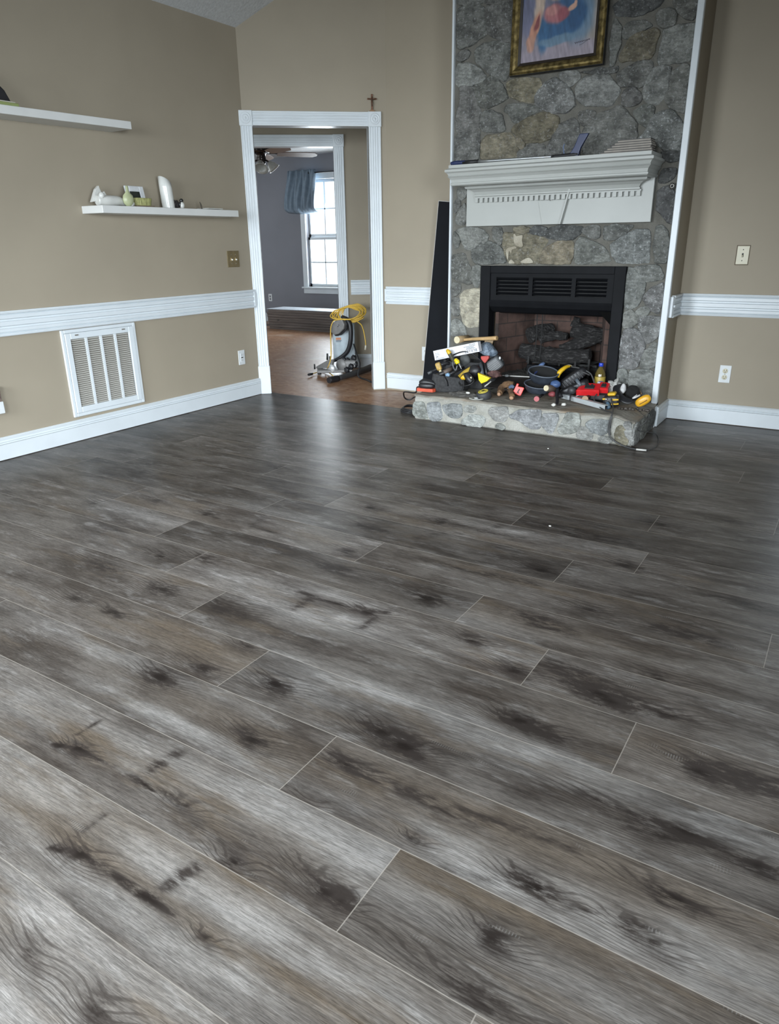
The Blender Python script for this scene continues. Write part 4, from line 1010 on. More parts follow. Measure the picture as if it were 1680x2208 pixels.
# return-air grille
GM = WL(3.065, .4345)
t = thing('return_air_grille', 'large white louvered air return grille on the left wall below the chair rail', 'vent', (-4.2, 3.065, .158))
def ring_bm(w, h, b, y0, y1, M, bev=.003):
    bm = nb()
    box(bm, -w/2, -w/2+b, y0, y1, -h/2, h/2, M, bev); box(bm, w/2-b, w/2, y0, y1, -h/2, h/2, M, bev)
    box(bm, -w/2+b, w/2-b, y0, y1, h/2-b, h/2, M, bev); box(bm, -w/2+b, w/2-b, y0, y1, -h/2, -h/2+b, M, bev)
    return bm
obj('outer_frame', ring_bm(.570, .553, .022, -.014, 0, GM), M_WHITE, t)
obj('door_frame', ring_bm(.524, .507, .038, -.018, -.002, GM), M_WHITE, t)
iw, ih = .448, .431
for i in (1, 2, 3):
    x = -iw/2+iw*i/4; bm = nb(); box(bm, x-.008, x+.008, -.016, -.004, -ih/2, ih/2, GM); obj('mullion', bm, M_WHITE, t)
for i in range(4):
    a = -iw/2+iw*i/4+.006; b = a+iw/4-.012; bm = nb()
    for k in range(33):
        z = -ih/2+ih*(k+.5)/33
        box(bm, a, b, -.007, .007, -.0007, .0007, GM @ TR((0, -.009, z), (24, 0, 0)))
    obj('louver_bank', bm, plain('grille_louver_white', (.60, .585, .54), .5, var=.03), t)
bm = nb(); box(bm, -iw/2, iw/2, -.003, -.001, -ih/2, ih/2, GM); obj('filter_media', bm, plain('dark_filter', (.10, .088, .07), .95), t)  # filter colour darkened so the gaps between slats look dark
for x in (-.18, .18):
    bm = nb(); box(bm, x-.012, x+.012, -.022, -.016, .236, .243, GM); obj('latch', bm, plain('tarnished_latch', (.25, .23, .2), .5, .5), t)

# floating shelves
M_SHELF = plain('white_shelf_foil', (.66, .665, .65), .45, var=.03, scale=8)
bm = nb(); box(bm, -.1, .1, -.69, .69, -.0215, .0215, TR((-4.1, 2.685, 1.887), (.9, 0, 0)), .002); tag(obj('floating_shelf', bm, M_SHELF), 'upper white floating shelf running out of frame on the left wall', 'shelf', 'floating shelves')
bm = nb(); box(bm, -4.2, -4.0, 3.077, 4.263, 1.392, 1.436, bev=.002); tag(obj('floating_shelf', bm, M_SHELF), 'lower white floating shelf with small ornaments beside the doorway', 'shelf', 'floating shelves')
ZS = 1.436
# upper shelf
t = thing('book', 'green book lying flat at the left end of the upper shelf', 'book', (-4.1, 2.3, 1.902))
bm = nb(); box(bm, -4.16, -4.02, 2.15, 2.655, 1.9045, 1.926, None, .003); obj('cover', bm, plain('green_book_cloth', (.25, .29, .11), .6), t)
bm = nb(); box(bm, -4.17, -4.03, 2.14, 2.64, 1.927, 1.932); obj('pages', bm, plain('pale_pages', (.5, .47, .4), .7), t)
bm = nb(); prism(bm, [(2.30, 1.933), (2.632, 1.933), (2.605, 1.985), (2.52, 2.06), (2.30, 2.09)], -.05, .05, Matrix(((0, 0, 1, -4.1), (1, 0, 0, 0), (0, 1, 0, 0), (0, 0, 0, 1))), .008)
tag(obj('black_case', bm, plain('black_case_cloth', (.015, .015, .017), .6)), 'sloping black case on the green book on the upper shelf', 'case')
# lower shelf ornaments
M_CERAM = plain('white_ceramic', (.60, .60, .57), .3, var=.05)
t = thing('angel_figurine', 'white reclining angel figurine at the left end of the lower shelf', 'figurine', (-4.09, 3.28, ZS))
bm = nb()
tube(bm, [(-4.08, 3.19, ZS+.030), (-4.07, 3.26, ZS+.030), (-4.07, 3.34, ZS+.032), (-4.075, 3.40, ZS+.018)], [.028, .032, .028, .014], 12, 5)
for v in bm.verts: v.co += v.co.normalized()*.004*mnoise.noise(v.co*60); v.co.z = max(v.co.z, ZS+.001)
obj('robe', bm, M_CERAM, t)
bm = nb(); prism(bm, [(3.165, ZS+.02), (3.23, ZS+.03), (3.29, ZS+.05), (3.265, ZS+.085), (3.245, ZS+.075), (3.23, ZS+.115), (3.205, ZS+.095)], -.012, .012, Matrix(((0, 0, 1, -4.105), (1, 0, 0, 0), (0, 1, 0, 0), (0, 0, 0, 1))), .004); obj('wing', bm, M_CERAM, t)
bm = nb(); blob(bm, V(-4.06, 3.215, ZS+.058), (.018, .018, .02)); obj('head', bm, M_CERAM, t)
bm = nb(); blob(bm, V(-4.03, 3.42, ZS+.014), (.016, .026, .014), amp=.5, sc=16); tag(obj('small_shell', bm, M_CERAM), 'small white lump beside the angel figurine on the lower shelf', 'ornament')
bm = nb(); lathe(bm, [(.0, 0), (.018, .0), (.034, .016), (.040, .040), (.034, .064), (.016, .080), (.010, .092), (.010, .115), (.006, .120), (0, .120)], Matrix.Translation((-4.03, 3.455, ZS)) @ Matrix.Diagonal((.6, 1, 1, 1)), 20)
tag(obj('round_vase', bm, plain('pale_green_glaze', (.42, .45, .27), .35)), 'pale green round bottle vase in front of the photo frame', 'vase')
t = thing('photo_frame', 'small white photo frame with dark picture leaning on the wall', 'photo frame', (-4.16, 3.56, ZS))
FM = frame((-4.145, 3.555, ZS+.066), (0, 1, 0)) @ TR((0, 0, 0), (-12, 0, 0))
obj('frame', ring_bm(.150, .130, .034, -.012, 0, FM), plain('white_frame', (.62, .64, .66), .4), t)
bm = nb(); box(bm, -.045, .045, -.006, -.003, -.034, .034, FM); obj('picture', bm, plain('dark_photo', (.03, .035, .03), .3, 0, .4, 25), t)
t = thing('pleated_box', 'small yellow green pleated basket on the lower shelf', 'basket', (-4.08, 3.60, ZS))
bm = nb()
rs = []
for z, k in ((0, .9), (.006, .92), (.05, 1.05), (.054, 1.0)):
    rs.append([V(-4.06+.032*k*math.copysign(abs(math.cos(a))**.5, math.cos(a))*(1+.05*math.cos(a*22)), 3.60+.062*k*math.copysign(abs(math.sin(a))**.5, math.sin(a))*(1+.05*math.cos(a*22)), ZS+z) for a in [2*PI*i/88 for i in range(88)]])
rings(bm, rs); obj('basket', bm, plain('yellow_green_weave', (.34, .34, .14), .7, 0, .25, 60), t)
bm = nb(); box(bm, -4.10, -4.02, 3.53, 3.675, ZS, ZS+.008, None, .003); obj('base', bm, plain('brown_base', (.16, .12, .08), .6), t)
bm = nb()
rs = []
for z in (0, .004, .02, .07, .13, .185):
    sl = z/.185
    rs.append([V(-4.10+.042*math.cos(a), 3.835+.042*math.sin(a)-.012*sl, ZS+z+(-.026*math.sin(a)-.012 if z > .18 else 0)) for a in [2*PI*i/32 for i in range(32)]])
rings(bm, rs, cap1=False)
bm.normal_update(); bmesh.ops.solidify(bm, geom=bm.faces[:], thickness=.004)
tag(obj('slant_cut_vase', bm, plain('white_glazed_cylinder', (.66, .67, .64), .18, var=.02)), 'tall white cylinder vase with slant cut rim on the lower shelf', 'vase')
bm = nb(); blob(bm, V(-4.10, 3.925, ZS+.026), (.02, .03, .027), amp=.5, sc=14, seed=3); tube(bm, [(-4.1, 3.905, ZS+.03), (-4.1, 3.90, ZS+.06), (-4.1, 3.892, ZS+.075)], [.012, .009, .003], 8)
tag(obj('dark_figurine', bm, plain('dark_bronze', (.05, .045, .045), .45, .3)), 'small dark figurine next to the white vase', 'figurine')
t = thing('penguin_figurine', 'tiny black and white penguin figurine on the lower shelf', 'figurine', (-4.06, 3.985, ZS))
bm = nb(); blob(bm, V(-4.06, 3.985, ZS+.022), (.016, .018, .022)); obj('belly', bm, M_CERAM, t)
bm = nb(); blob(bm, V(-4.062, 3.985, ZS+.052), (.013, .014, .013)); blob(bm, V(-4.066, 3.972, ZS+.026), (.012, .012, .018)); obj('head', bm, plain('black_glaze', (.02, .02, .02), .3), t)
bm = nb(); tube(bm, [(-4.08, 4.12, ZS+.004), (-4.08, 4.115, ZS+.03), (-4.08, 4.105, ZS+.05)], [.004, .006, .003], 8); box(bm, -4.10, -4.05, 4.07, 4.17, ZS, ZS+.004)
tag(obj('incense_holder', bm, plain('dark_wood_stick', (.06, .05, .035), .6)), 'thin dark upright peg near the right end of the lower shelf', 'ornament')
bm = nb(); box(bm, -4.13, -4.02, 4.06, 4.205, ZS+.004, ZS+.010, None, .001); tag(obj('flat_card', bm, plain('pale_card', (.52, .53, .50), .6)), 'pale flat card lying at the right end of the lower shelf', 'card')

for nm, dy in (('angel_figurine', -.085), ('small_shell', -.10), ('round_vase', -.152), ('photo_frame', -.10), ('pleated_box', -.169), ('slant_cut_vase', -.145), ('dark_figurine', -.171), ('penguin_figurine', -.21), ('incense_holder', -.144), ('flat_card', -.08)):
    bpy.data.objects[nm].location.y += dy
# thing at the left edge of the frame
t = thing('picture_block', 'white block with brown picture on the left wall at the frame edge', 'picture', (-4.18, 2.25, .282))
bm = nb(); box(bm, -4.2, -4.165, 2.15, 2.322, .282, .352, None, .003); obj('lower_panel', bm, M_PLATE, t)
bm = nb(); box(bm, -4.2, -4.168, 2.15, 2.318, .352, .440, None, .003); obj('printed_panel', bm, plain('brown_print', (.16, .12, .10), .5, 0, .6, 40), t)

# crucifix on the door casing
cp = MD @ V(1.015, -.014, 2.147)
t = thing('crucifix', 'small wooden crucifix standing on the doorway casing', 'crucifix', cp)
M_CRUX = plain('red_brown_wood', (.16, .065, .03), .5, 0, .2)
CM = MD @ TR((1.015, -.016, 2.147))
bm = nb(); box(bm, -.0065, .0065, -.006, .004, .010, .118, CM, .002); box(bm, -.036, .036, -.006, .004, .080, .091, CM, .002); obj('cross', bm, M_CRUX, t)
bm = nb(); box(bm, -.022, .022, -.011, .011, 0, .005, CM, .001); box(bm, -.014, .014, -.008, .008, .005, .011, CM, .001); obj('stand', bm, plain('tan_wood', (.30, .17, .08), .5), t)
bm = nb(); tube(bm, [CM @ V(0, -.009, .034), CM @ V(.002, -.011, .055), CM @ V(0, -.010, .082)], [.003, .0055, .005], 8); blob(bm, CM @ V(0, -.010, .093), (.006, .006, .007), sub=2)
tube(bm, [CM @ V(-.032, -.008, .088), CM @ V(-.015, -.009, .082), CM @ V(0, -.009, .080), CM @ V(.015, -.009, .082), CM @ V(.032, -.008, .088)], .0032, 6); obj('corpus', bm, plain('dark_bronze_corpus', (.09, .05, .03), .4, .5), t)

# framed painting
PX0, PX1, PZ0, PZ1 = -2.170, -1.567, 2.196, 3.02
t = thing('framed_painting', 'gilt framed painting of blue and pink draped figures on the chimney', 'painting', ((PX0+PX1)/2, 4.95, PZ0))
PM = frame(((PX0+PX1)/2, 4.962, (PZ0+PZ1)/2), (1, 0, 0)) @ TR((0, 0, 0), (-1.2, 0, 0))
pw, ph = PX1-PX0, PZ1-PZ0
def frame_mould(w, h, prof, M):
    bm = nb(); rs = []
    for d, y in prof: rs.append([M @ V(-w/2+d, y, -h/2+d), M @ V(w/2-d, y, -h/2+d), M @ V(w/2-d, y, h/2-d), M @ V(-w/2+d, y, h/2-d)])
    rings(bm, rs, cap0=False, cap1=False, smooth=False)
    return bm
def gilt():
    m = MT('antique_gilt'); c = m.coord(); n = m.noise(c, 30, 4, .6)
    m.color(m.mix((.10, .075, .028), (.33, .25, .10), n.sm(.3, .7))); m.set(Metallic=.75, Roughness=.38); return m.m
obj('gilt_frame', frame_mould(pw, ph, [(0, 0), (0, -.030), (.006, -.036), (.012, -.030), (.022, -.034), (.036, -.028), (.050, -.016), (.050, 0)], PM), gilt(), t)
obj('dark_outer_edge', frame_mould(pw+.006, ph+.006, [(0, 0), (0, -.024), (.004, -.024), (.004, 0)], PM), M_SOOT, t)
obj('dark_liner', frame_mould(pw-.098, ph-.098, [(0, 0), (0, -.020), (.016, -.014), (.016, 0)], PM), plain('dark_brown_liner', (.022, .016, .012), .5), t)
def painting():
    w = pw-.128; h = ph-.128
    nx, nz = 110, 150
    bm = nb(); cl = bm.verts.layers.float_color.new('paint')
    B = [  # a, h, ra, rh, angle, colour, soft
        (.08, .85, .25, .35, 0, (50, 72, 112)), (.15, .55, .20, .28, 0, (104, 106, 132)), (.9, .55, .25, .6, 0, (146, 136, 128)), (.6, .05, .8, .14, 0, (140, 130, 142)),
        (.75, .55, .22, .42, .1, (92, 122, 150)), (.60, .80, .26, .34, .2, (46, 84, 128)), (.52, .36, .30, .15, .12, (38, 84, 130)), (.30, .30, .08, .22, 0, (46, 92, 136)), (.74, .46, .14, .16, -.4, (36, 78, 122)), (.5, .22, .28, .06, .1, (92, 122, 146)),
        (.25, .78, .075, .42, -.12, (190, 166, 146)), (.17, .36, .062, .22, -.32, (186, 126, 100)), (.21, .44, .030, .10, -.3, (124, 60, 66)), (.13, .2, .06, .1, -.1, (180, 132, 112)),
        (.45, .78, .12, .13, .1, (196, 152, 128)), (.53, .83, .05, .10, -.3, (190, 140, 116)), (.44, .52, .15, .115, -.1, (172, 100, 104)), (.56, .50, .09, .075, .2, (150, 76, 86)), (.40, .56, .08, .06, 0, (190, 128, 124)),
        (.68, .555, .07, .035, .3, (200, 150, 124)), (.72, .60, .03, .025, .5, (200, 152, 128)), (.36, .97, .10, .08, 0, (176, 140, 120)), (.5, 1.0, .09, .10, 0, (196, 152, 130))]
    g = []
    for j in range(nz+1):
        row = []
        for i in range(nx+1):
            a = i/nx; hh = j/nz*h/w
            wv = V(a*9, hh*5, 1.5); aa = a+.018*mnoise.noise(wv*2.2); hb = hh+.03*mnoise.noise(wv+V(9, 0, 0))
            c = np.array([128., 124., 138.])
            for (ca, ch, ra, rh, an, col) in B:
                dx, dy = aa-ca, hb-ch
                x = (dx*math.cos(an)+dy*math.sin(an))/ra; y = (-dx*math.sin(an)+dy*math.cos(an))/rh
                d = math.sqrt(x*x+y*y)
                k = min(1, max(0, (1.22-d)/.52)); k = k*k*(3-2*k)*.94
                c = c*(1-k)+np.array(col)*k
            # brush folds in the blue cloth
            f = mnoise.noise(V(a*26+hh*7, hh*4, 4))*.20+mnoise.noise(V(a*60, hh*16, 8))*.10
            c = c.mean()*.14+c*.86; c = np.clip(c*(1+f*.7), 0, 255)
            v = bm.verts.new(PM @ V((a-.5)*w, -.010, j/nz*h-h/2)); l = srgb(*c)
            v[cl] = (l[0], l[1], l[2], 1); row.append(v)
        g.append(row)
    for j in range(nz):
        for i in range(nx): bm.faces.new((g[j][i], g[j][i+1], g[j+1][i+1], g[j+1][i]))
    m = MT('painted_canvas'); m.color(m.attr('paint', 'Color')); m.set(Roughness=.5); m.bump(m.noise(m.coord(), 300, 2), .1, .002)
    cv = obj('canvas', bm, m.m, t)
    bm = nb()
    q = lambda a, hh: PM @ V((a-.5)*w, -.0108, hh*w-h/2)
    pts = []
    for k in range(26):
        u = k/25; pts.append(q(.735+.20*u, .145+.02*u+.012*math.sin(k*2.3)*(1-.5*u)))
    tube(bm, pts, .0011, 5, 3)
    tube(bm, [q(.80, .115), q(.85, .13), q(.93, .175)], .0009, 5, 4)
    obj('signature', bm, plain('ink_brown', (.06, .045, .06), .6), cv)
painting()

# ------------------------------------------------------------------ on the mantel
ZM = 1.680
t = thing('reaching_pole', 'blue handled silver reaching pole lying along the mantel', 'tool', (-1.9, 4.80, ZM))
M_NAVY = plain('navy_plastic', (.018, .028, .085), .4)
M_ALU = plain('brushed_aluminium', (.55, .57, .58), .35, .85, .05)
M_RUBBER = plain('black_rubber', (.014, .014, .015), .55)
bm = nb(); tube(bm, [(-2.33, 4.765, ZM+.014), (-2.0, 4.775, ZM+.013), (-1.66, 4.785, ZM+.012)], .0085, 10, 3); obj('shaft', bm, M_ALU, t)
bm = nb(); tube(bm, [(-2.50, 4.762, ZM+.014), (-2.47, 4.762, ZM+.015), (-2.42, 4.763, ZM+.015), (-2.33, 4.765, ZM+.014)], [.010, .015, .014, .012], 10, 4); obj('grip', bm, M_NAVY, t)
bm = nb(); tube(bm, [(-2.41, 4.763, ZM+.014), (-2.30, 4.765, ZM+.014)], .0135, 10, 0); obj('grip_sleeve', bm, M_RUBBER, t)
bm = nb(); tube(bm, [(-1.80, 4.782, ZM+.012), (-1.70, 4.784, ZM+.013), (-1.63, 4.79, ZM+.016)], [.010, .012, .014], 8, 4); obj('collar', bm, M_RUBBER, t)
bm = nb(); prism(bm, [(-.035, .002), (.03, .002), (.045, .05), (.085, .118), (.09, .128), (.035, .128), (.025, .112), (.005, .06)], -.012, .012, Matrix(((1, 0, 0, -1.66), (0, 0, -1, 4.79), (0, 1, 0, ZM), (0, 0, 0, 1))), .004); obj('handle', bm, M_NAVY, t)
bm = nb(); tube(bm, [(-1.72, 4.79, ZM+.02), (-1.728, 4.79, ZM+.06), (-1.722, 4.79, ZM+.08)], .004, 6, 4); obj('trigger', bm, plain('light_blue_plastic', (.10, .14, .24), .4), t)
rg = random.Random(8)
ordn = ('lowest', 'second', 'third', 'fourth', 'fifth', 'topmost')
for k in range(6):
    bm = nb(); w = .30-.022*k
    box(bm, -w/2, w/2, -.05, .05, 0, .0085, TR((-1.333+.008*k+rg.uniform(-.004, .004), 4.83, ZM+k*.0125), (0, 0, rg.uniform(-3, 3))), .001)
    tt = obj('tile_offcut', bm, plain('pale_tile_edge', (.30, .27, .235), .6)); 
    tag(tt, ('%s flat offcut in the small stack on the right of the mantel' % ordn[k]) if k else 'lowest flat offcut in the small stack on the right of the mantel', 'offcut', 'offcuts stacked on the mantel')
    bm = nb(); box(bm, -w/2-.001, w/2+.001, -.051, .051, .0085, .0122, TR((-1.333+.008*k, 4.83, ZM+k*.0125), (0, 0, 0))); obj('dark_face', bm, plain('dark_tile_face', (.045, .04, .036), .5), tt)
t = thing('gas_key_valve', 'round brass gas valve plate on the stones right of the mantel', 'gas valve', (-1.10, 4.97, 1.50))
VP = V(*(-1.0877, 4.9700, 1.5008))
bm = nb(); lathe(bm, [(.018, 0), (.018, .004), (.012, .008), (.008, .010), (.008, .002), (0, .002)], frame(VP, (1, 0, 0)) @ TR((0, 0, 0), (90, 0, 0)), 20); obj('escutcheon', bm, plain('tarnished_nickel', (.25, .24, .22), .3, .9), t)
bm = nb(); rod(bm, VP+V(0, -.003, 0), VP+V(0, -.012, 0), .0055); obj('stem', bm, M_DARK, t)

# black panel leaning in the alcove
t = thing('black_panel', 'tall black panel leaning against the left side of the chimney', 'panel', (-2.85, 5.22, 0))
BM = frame((-2.978, 5.215, .021), (math.cos(math.radians(5.6)), 0, -math.sin(math.radians(5.6)))) 
bm = nb(); box(bm, .004, .208, -.012, .012, 0, 1.475, BM, .002); obj('board', bm, plain('satin_black_laminate', (.007, .008, .0105), .6, 0, .1, 6, 0, .12), t)
bm = nb(); box(bm, 0, .004, -.012, .012, 0, 1.475, BM); box(bm, 0, .208, -.012, .012, 1.475, 1.480, BM); obj('edge_band', bm, plain('pale_edge_band', (.42, .41, .39), .5), t)

# ------------------------------------------------------------------ hall: upright saw, hose, cord
M_GREYMET = plain('grey_cast_aluminium', (.19, .185, .18), .5, .2, .1)
M_PALEBLUE = plain('pale_grey_panel', (.30, .35, .38), .45, .1, .08)
M_BLK = plain('black_tool_plastic', (.014, .014, .016), .45)
M_YEL = plain('yellow_tool_plastic', (.62, .38, .015), .42)
ZH = -.012
t = thing('tile_saw', 'grey and black flooring saw standing upright inside the doorway under a yellow cord', 'saw', (-4.27, 5.78, ZH))
FY = frame((0, 0, 0), (.80, .60, 0))
def hull(name, pts, y, th, mat, par, bev=.004, label=None):
    """plate outlined by points on the plane y, thickness th going back"""
    bm = nb(); prism(bm, [(p[0], p[2]) for p in pts], 0, th, Matrix(((1, 0, 0, 0), (0, 0, 1, y), (0, 1, 0, 0), (0, 0, 0, 1))), bev)
    return obj(name, bm, mat, par, label=label)
SM = frame((-4.2128, 5.8600, 0.1131), (.83, .55, 0))
bm = nb(); box(bm, -.125, .09, -.03, .09, 0, .37, SM, .008, 2); pn = obj('motor_cabinet', bm, M_PALEBLUE, t)
bm = nb()
for z, w in ((.285, .05), (.275, .04), (.235, .03), (.19, .055), (.18, .05)): box(bm, -.095, -.095+w, -.0325, -.029, z, z+.007, SM)
o_ = obj('warning_text', bm, plain('grey_print', (.10, .12, .14), .5), pn)
bm = nb()
for z in (.30, .20): box(bm, -.095, -.045, -.0325, -.029, z, z+.022, SM)
obj('warning_label', bm, plain('orange_label', (.45, .17, .07), .5), pn)
bm = nb(); tube(bm, [(-4.1731, 5.7600, 0.5391), (-4.1088, 5.7600, 0.5115), (-4.0788, 5.7600, 0.4481), (-4.0838, 5.7600, 0.3171), (-4.1264, 5.7600, 0.2130), (-4.2039, 5.7400, 0.1479), (-4.2810, 5.7200, 0.1137)], [.02, .026, .026, .026, .026, .024, .018], 12, 6, flat=.8); obj('hinge_arm', bm, M_BLK, t)
hull('blade_guard', [(-4.2632, 5.7200, 0.4652), (-4.2227, 5.7200, 0.5017), (-4.1394, 5.7200, 0.5267), (-4.1092, 5.7200, 0.4721), (-4.1217, 5.7200, 0.4327), (-4.1842, 5.7200, 0.3818), (-4.2346, 5.7200, 0.3704), (-4.2724, 5.7200, 0.3948)], 5.70, .035, M_GREYMET, t, .008)
hull('guard_rim', [(-4.2771, 5.7300, 0.4462), (-4.2296, 5.7300, 0.5092), (-4.1303, 5.7300, 0.5262), (-4.1054, 5.7300, 0.4713), (-4.1185, 5.7300, 0.4189), (-4.1866, 5.7300, 0.3675), (-4.2482, 5.7300, 0.3554), (-4.2859, 5.7300, 0.3843)], 5.738, .03, M_BLK, t, .006)
bm = nb()
for p in ((-4.1713, 5.7000, 0.4669), (-4.1829, 5.7000, 0.4534)): blob(bm, V(*p)+V(0, -.002, 0), (.005, .004, .005), sub=1)
obj('bolt', bm, M_BLK, t)
hull('fence_plate', [(-4.3978, 5.6000, 0.0677), (-4.2578, 5.6000, 0.1407), (-4.1847, 5.6000, 0.1546), (-4.1992, 5.6000, 0.0871), (-4.2732, 5.6000, 0.0637), (-4.3932, 5.6000, 0.0500)], 5.60, .03, M_GREYMET, t, .005)
bm = nb(); lathe(bm, [(0, .0), (.052, 0), (.056, .006), (.056, .03), (0, .03)], frame((-4.1373, 5.6600, 0.0966), (1, 0, 0)) @ TR((0, .03, 0), (90, 0, 0)), 28); obj('saw_disc', bm, M_GREYMET, t)
bm = nb(); lathe(bm, [(0, 0), (.036, 0), (.040, .006), (.040, .03), (0, .03)], frame((-4.2021, 5.5800, 0.0675), (1, 0, 0)) @ TR((0, .03, 0), (90, 0, 0)), 24); obj('depth_dial', bm, plain('white_metal_dial', (.55, .56, .56), .35, .3), t)
for a, b, r in (((-4.2519, 5.6000, 0.1455), (-4.2486, 5.6000, 0.2077), .011), ((-4.3950, 5.5800, 0.0483), (-4.3977, 5.5800, 0.0976), .009), ((-4.2339, 5.6200, 0.1352), (-4.2371, 5.6200, 0.1793), .008)):
    bm = nb(); rod(bm, a, b, r, r*.8, 8); obj('clamp_knob', bm, M_BLK, t)
bm = nb(); box(bm, -.17, .17, -.10, .12, .012, .04, frame((-4.2282, 5.6800, 0.0148), (.8, .6, 0)), .006); obj('base_plate', bm, M_GREYMET, t)
bm = nb(); 
for p in ((-4.0959, 5.7200, 0.1313), (-4.0452, 5.7000, 0.0844), (-4.0675, 5.6600, 0.0529), (-4.0376, 5.7400, 0.1594), (-4.0233, 5.7400, 0.1026), (-4.1309, 5.7000, 0.1405)): blob(bm, V(*p), (.026, .022, .03), amp=.5, sc=12, seed=p[0]*9)
obj('miter_lock', bm, M_BLK, t)
bm = nb(); box(bm, -.06, .05, -.05, .05, .04, .11, frame((-4.0754, 5.7400, 0.0315), (.8, .6, 0)), .01); obj('table_support', bm, M_GREYMET, t)
bm = nb(); 
for q in ((-.15, -.08), (.15, -.08), (-.15, .10), (.15, .10)): 
    m_ = frame((-4.2282, 5.6800, 0.0148), (.8, .6, 0)); lathe(bm, [(.018, -.002-.0), (.02, .006), (.016, .014), (0, .014)], m_ @ TR((q[0], q[1], 0)), 12)
obj('rubber_foot', bm, M_BLK, t)
# dust hose lying in front
t = thing('vacuum_hose', 'thick black rigid hose lying on the hall floor below the saw', 'hose', (-4.1292, 5.6813, 0.0000))
bm = nb(); tube(bm, [(-3.9889, 5.3982, 0.0200), (-4.0011, 5.6181, 0.0200), (-4.0049, 5.8211, 0.0250), (-4.0305, 6.0242, 0.0300)], [.024, .026, .030, .032], 14, 4); obj('tube', bm, plain('dark_grey_tube', (.045, .045, .047), .4), t)
bm = nb(); tube(bm, [(-4.0040, 5.2814, 0.0200), (-3.9984, 5.3384, 0.0200), (-3.9851, 5.4003, 0.0200)], [.027, .031, .029], 14, 3)
obj('end_cuff', bm, M_BLK, t)
bm = nb(); tube(bm, [(-4.0749, 5.8000, 0.2822), (-4.0033, 5.7400, 0.2058), (-3.9134, 5.6600, 0.1218), (-3.8966, 5.6000, 0.0312), (-3.8594, 5.5911, 0.0050), (-3.7643, 5.5439, 0.0030), (-3.6564, 5.4674, 0.0030)], .008, 8, 6)
tag(obj('black_power_cord', bm, M_BLK), 'black power cord hanging behind the saw down to the hall floor', 'cord')
# coiled yellow extension cord
pts = []
cx, cz = (-4.1240, 5.8000, 0.5677)[0], (-4.1240, 5.8000, 0.5677)[2]
rg = random.Random(4)
for k in range(11*14):
    a = 2*PI*k/14; lp_ = k//14; w = lp_/10
    rx = .145-.03*w+.012*math.sin(k*1.7); rz = .050+.030*w+.006*math.sin(k*2.3)
    skew = .35+.25*w
    x = cx-.015+.05*w+rx*math.cos(a); z = cz+.004+rz*math.sin(a)+skew*.22*(rx*math.cos(a))*(1 if math.cos(a) < 0 else -.15)
    pts.append((x, 5.76+.05*math.sin(a+.8)+.012*lp_*.6, z))
t = thing('extension_cord', 'yellow extension cord coiled over the top of the saw', 'cord', (cx, 5.8, cz))
bm = nb(); tube(bm, pts, .0046, 7, 3); obj('coil', bm, plain('yellow_cord_jacket', (.60, .38, .05), .45), t)
bm = nb(); tube(bm, [(-4.0424, 5.7200, 0.5221), (-4.1946, 5.6900, 0.5142), (-4.2310, 5.6700, 0.4800), (-4.2439, 5.6600, 0.4068), (-4.2024, 5.6000, 0.2414), (-4.1824, 5.5600, 0.1602), (-4.1986, 5.5400, 0.0957), (-4.3955, 5.7431, 0.0060), (-4.4156, 5.6705, 0.0060), (-4.4144, 5.5499, 0.0060)], .0048, 7, 6)
tube(bm, [(-4.3955, 5.7431, 0.0060), (-4.2926, 5.6746, 0.0060), (-4.1463, 5.5454, 0.0060)], .0048, 7, 6); obj('plug_lead', bm, _cache['yellow_cord_jacket'], t)
bm = nb(); tube(bm, [(-3.9596, 5.7000, 0.5104), (-3.8943, 5.6800, 0.4771), (-3.8587, 5.6700, 0.3953), (-3.8390, 5.6600, 0.2997)], .0048, 7, 6); obj('socket_lead', bm, _cache['yellow_cord_jacket'], t)
bm = nb(); rod(bm, (-3.8389, 5.6600, 0.3039), (-3.8454, 5.6600, 0.2607), .009, .011, 10); obj('clear_socket', bm, plain('clear_lit_socket', (.45, .42, .34), .2), t)
bm = nb(); rod(bm, (-4.3881, 5.5241, 0.0120), (-4.3876, 5.4653, 0.0120), .014, .011, 10); obj('black_plug', bm, M_BLK, t)

# ------------------------------------------------------------------ far room
M_STACK = None
def stack_mat():
    m = MT('weathered_board'); c = m.coord(); x, y, z = m.sep(c)
    n = m.noise(m.comb(x*2.5, y*14, z*60), 1.0, 4, .6); k = m.noise(m.comb(x*5, y*20, z*20), 1.0, 2)
    col = m.mix((.075, .058, .050), (.155, .125, .108), n.sm(.3, .7)); col = m.mix(col, (.03, .025, .022), k.sm(.68, .74))
    m.color(col); m.set(Roughness=.38); return m.m
M_STACK = stack_mat()
rg = random.Random(2)
x0s = (-7.5864, 8.5300, 0.0077)[0]
names9 = ('bottom', 'second from the floor', 'third from the floor', 'fourth from the floor', 'fifth from the floor', 'sixth from the floor', 'seventh from the floor', 'top')
for k in range(8):
    bm = nb(); dx = rg.uniform(-.03, .03); dy = rg.uniform(-.008, .008)
    box(bm, x0s+dx, -5.1+dx, 8.53+dy, 8.93+dy, ZH+.036*k, ZH+.036*k+.0345, None, .002)
    tag(obj('wood_plank', bm, M_STACK), 'long grey brown plank, %s of the stack under the far window' % names9[k], 'plank', 'planks stacked in the far room')
bm = nb(); box(bm, x0s-.02, -5.1, 8.55, 8.95, ZH+.289, ZH+.296); tag(obj('stack_top_sheen', bm, plain('painted_blue_sheen', (.48, .52, .56), .4)), 'thin pale layer painting the window sheen on top of the plank stack in the far room', 'sheet')  # added layer, its pale blue stands in for light on the top plank

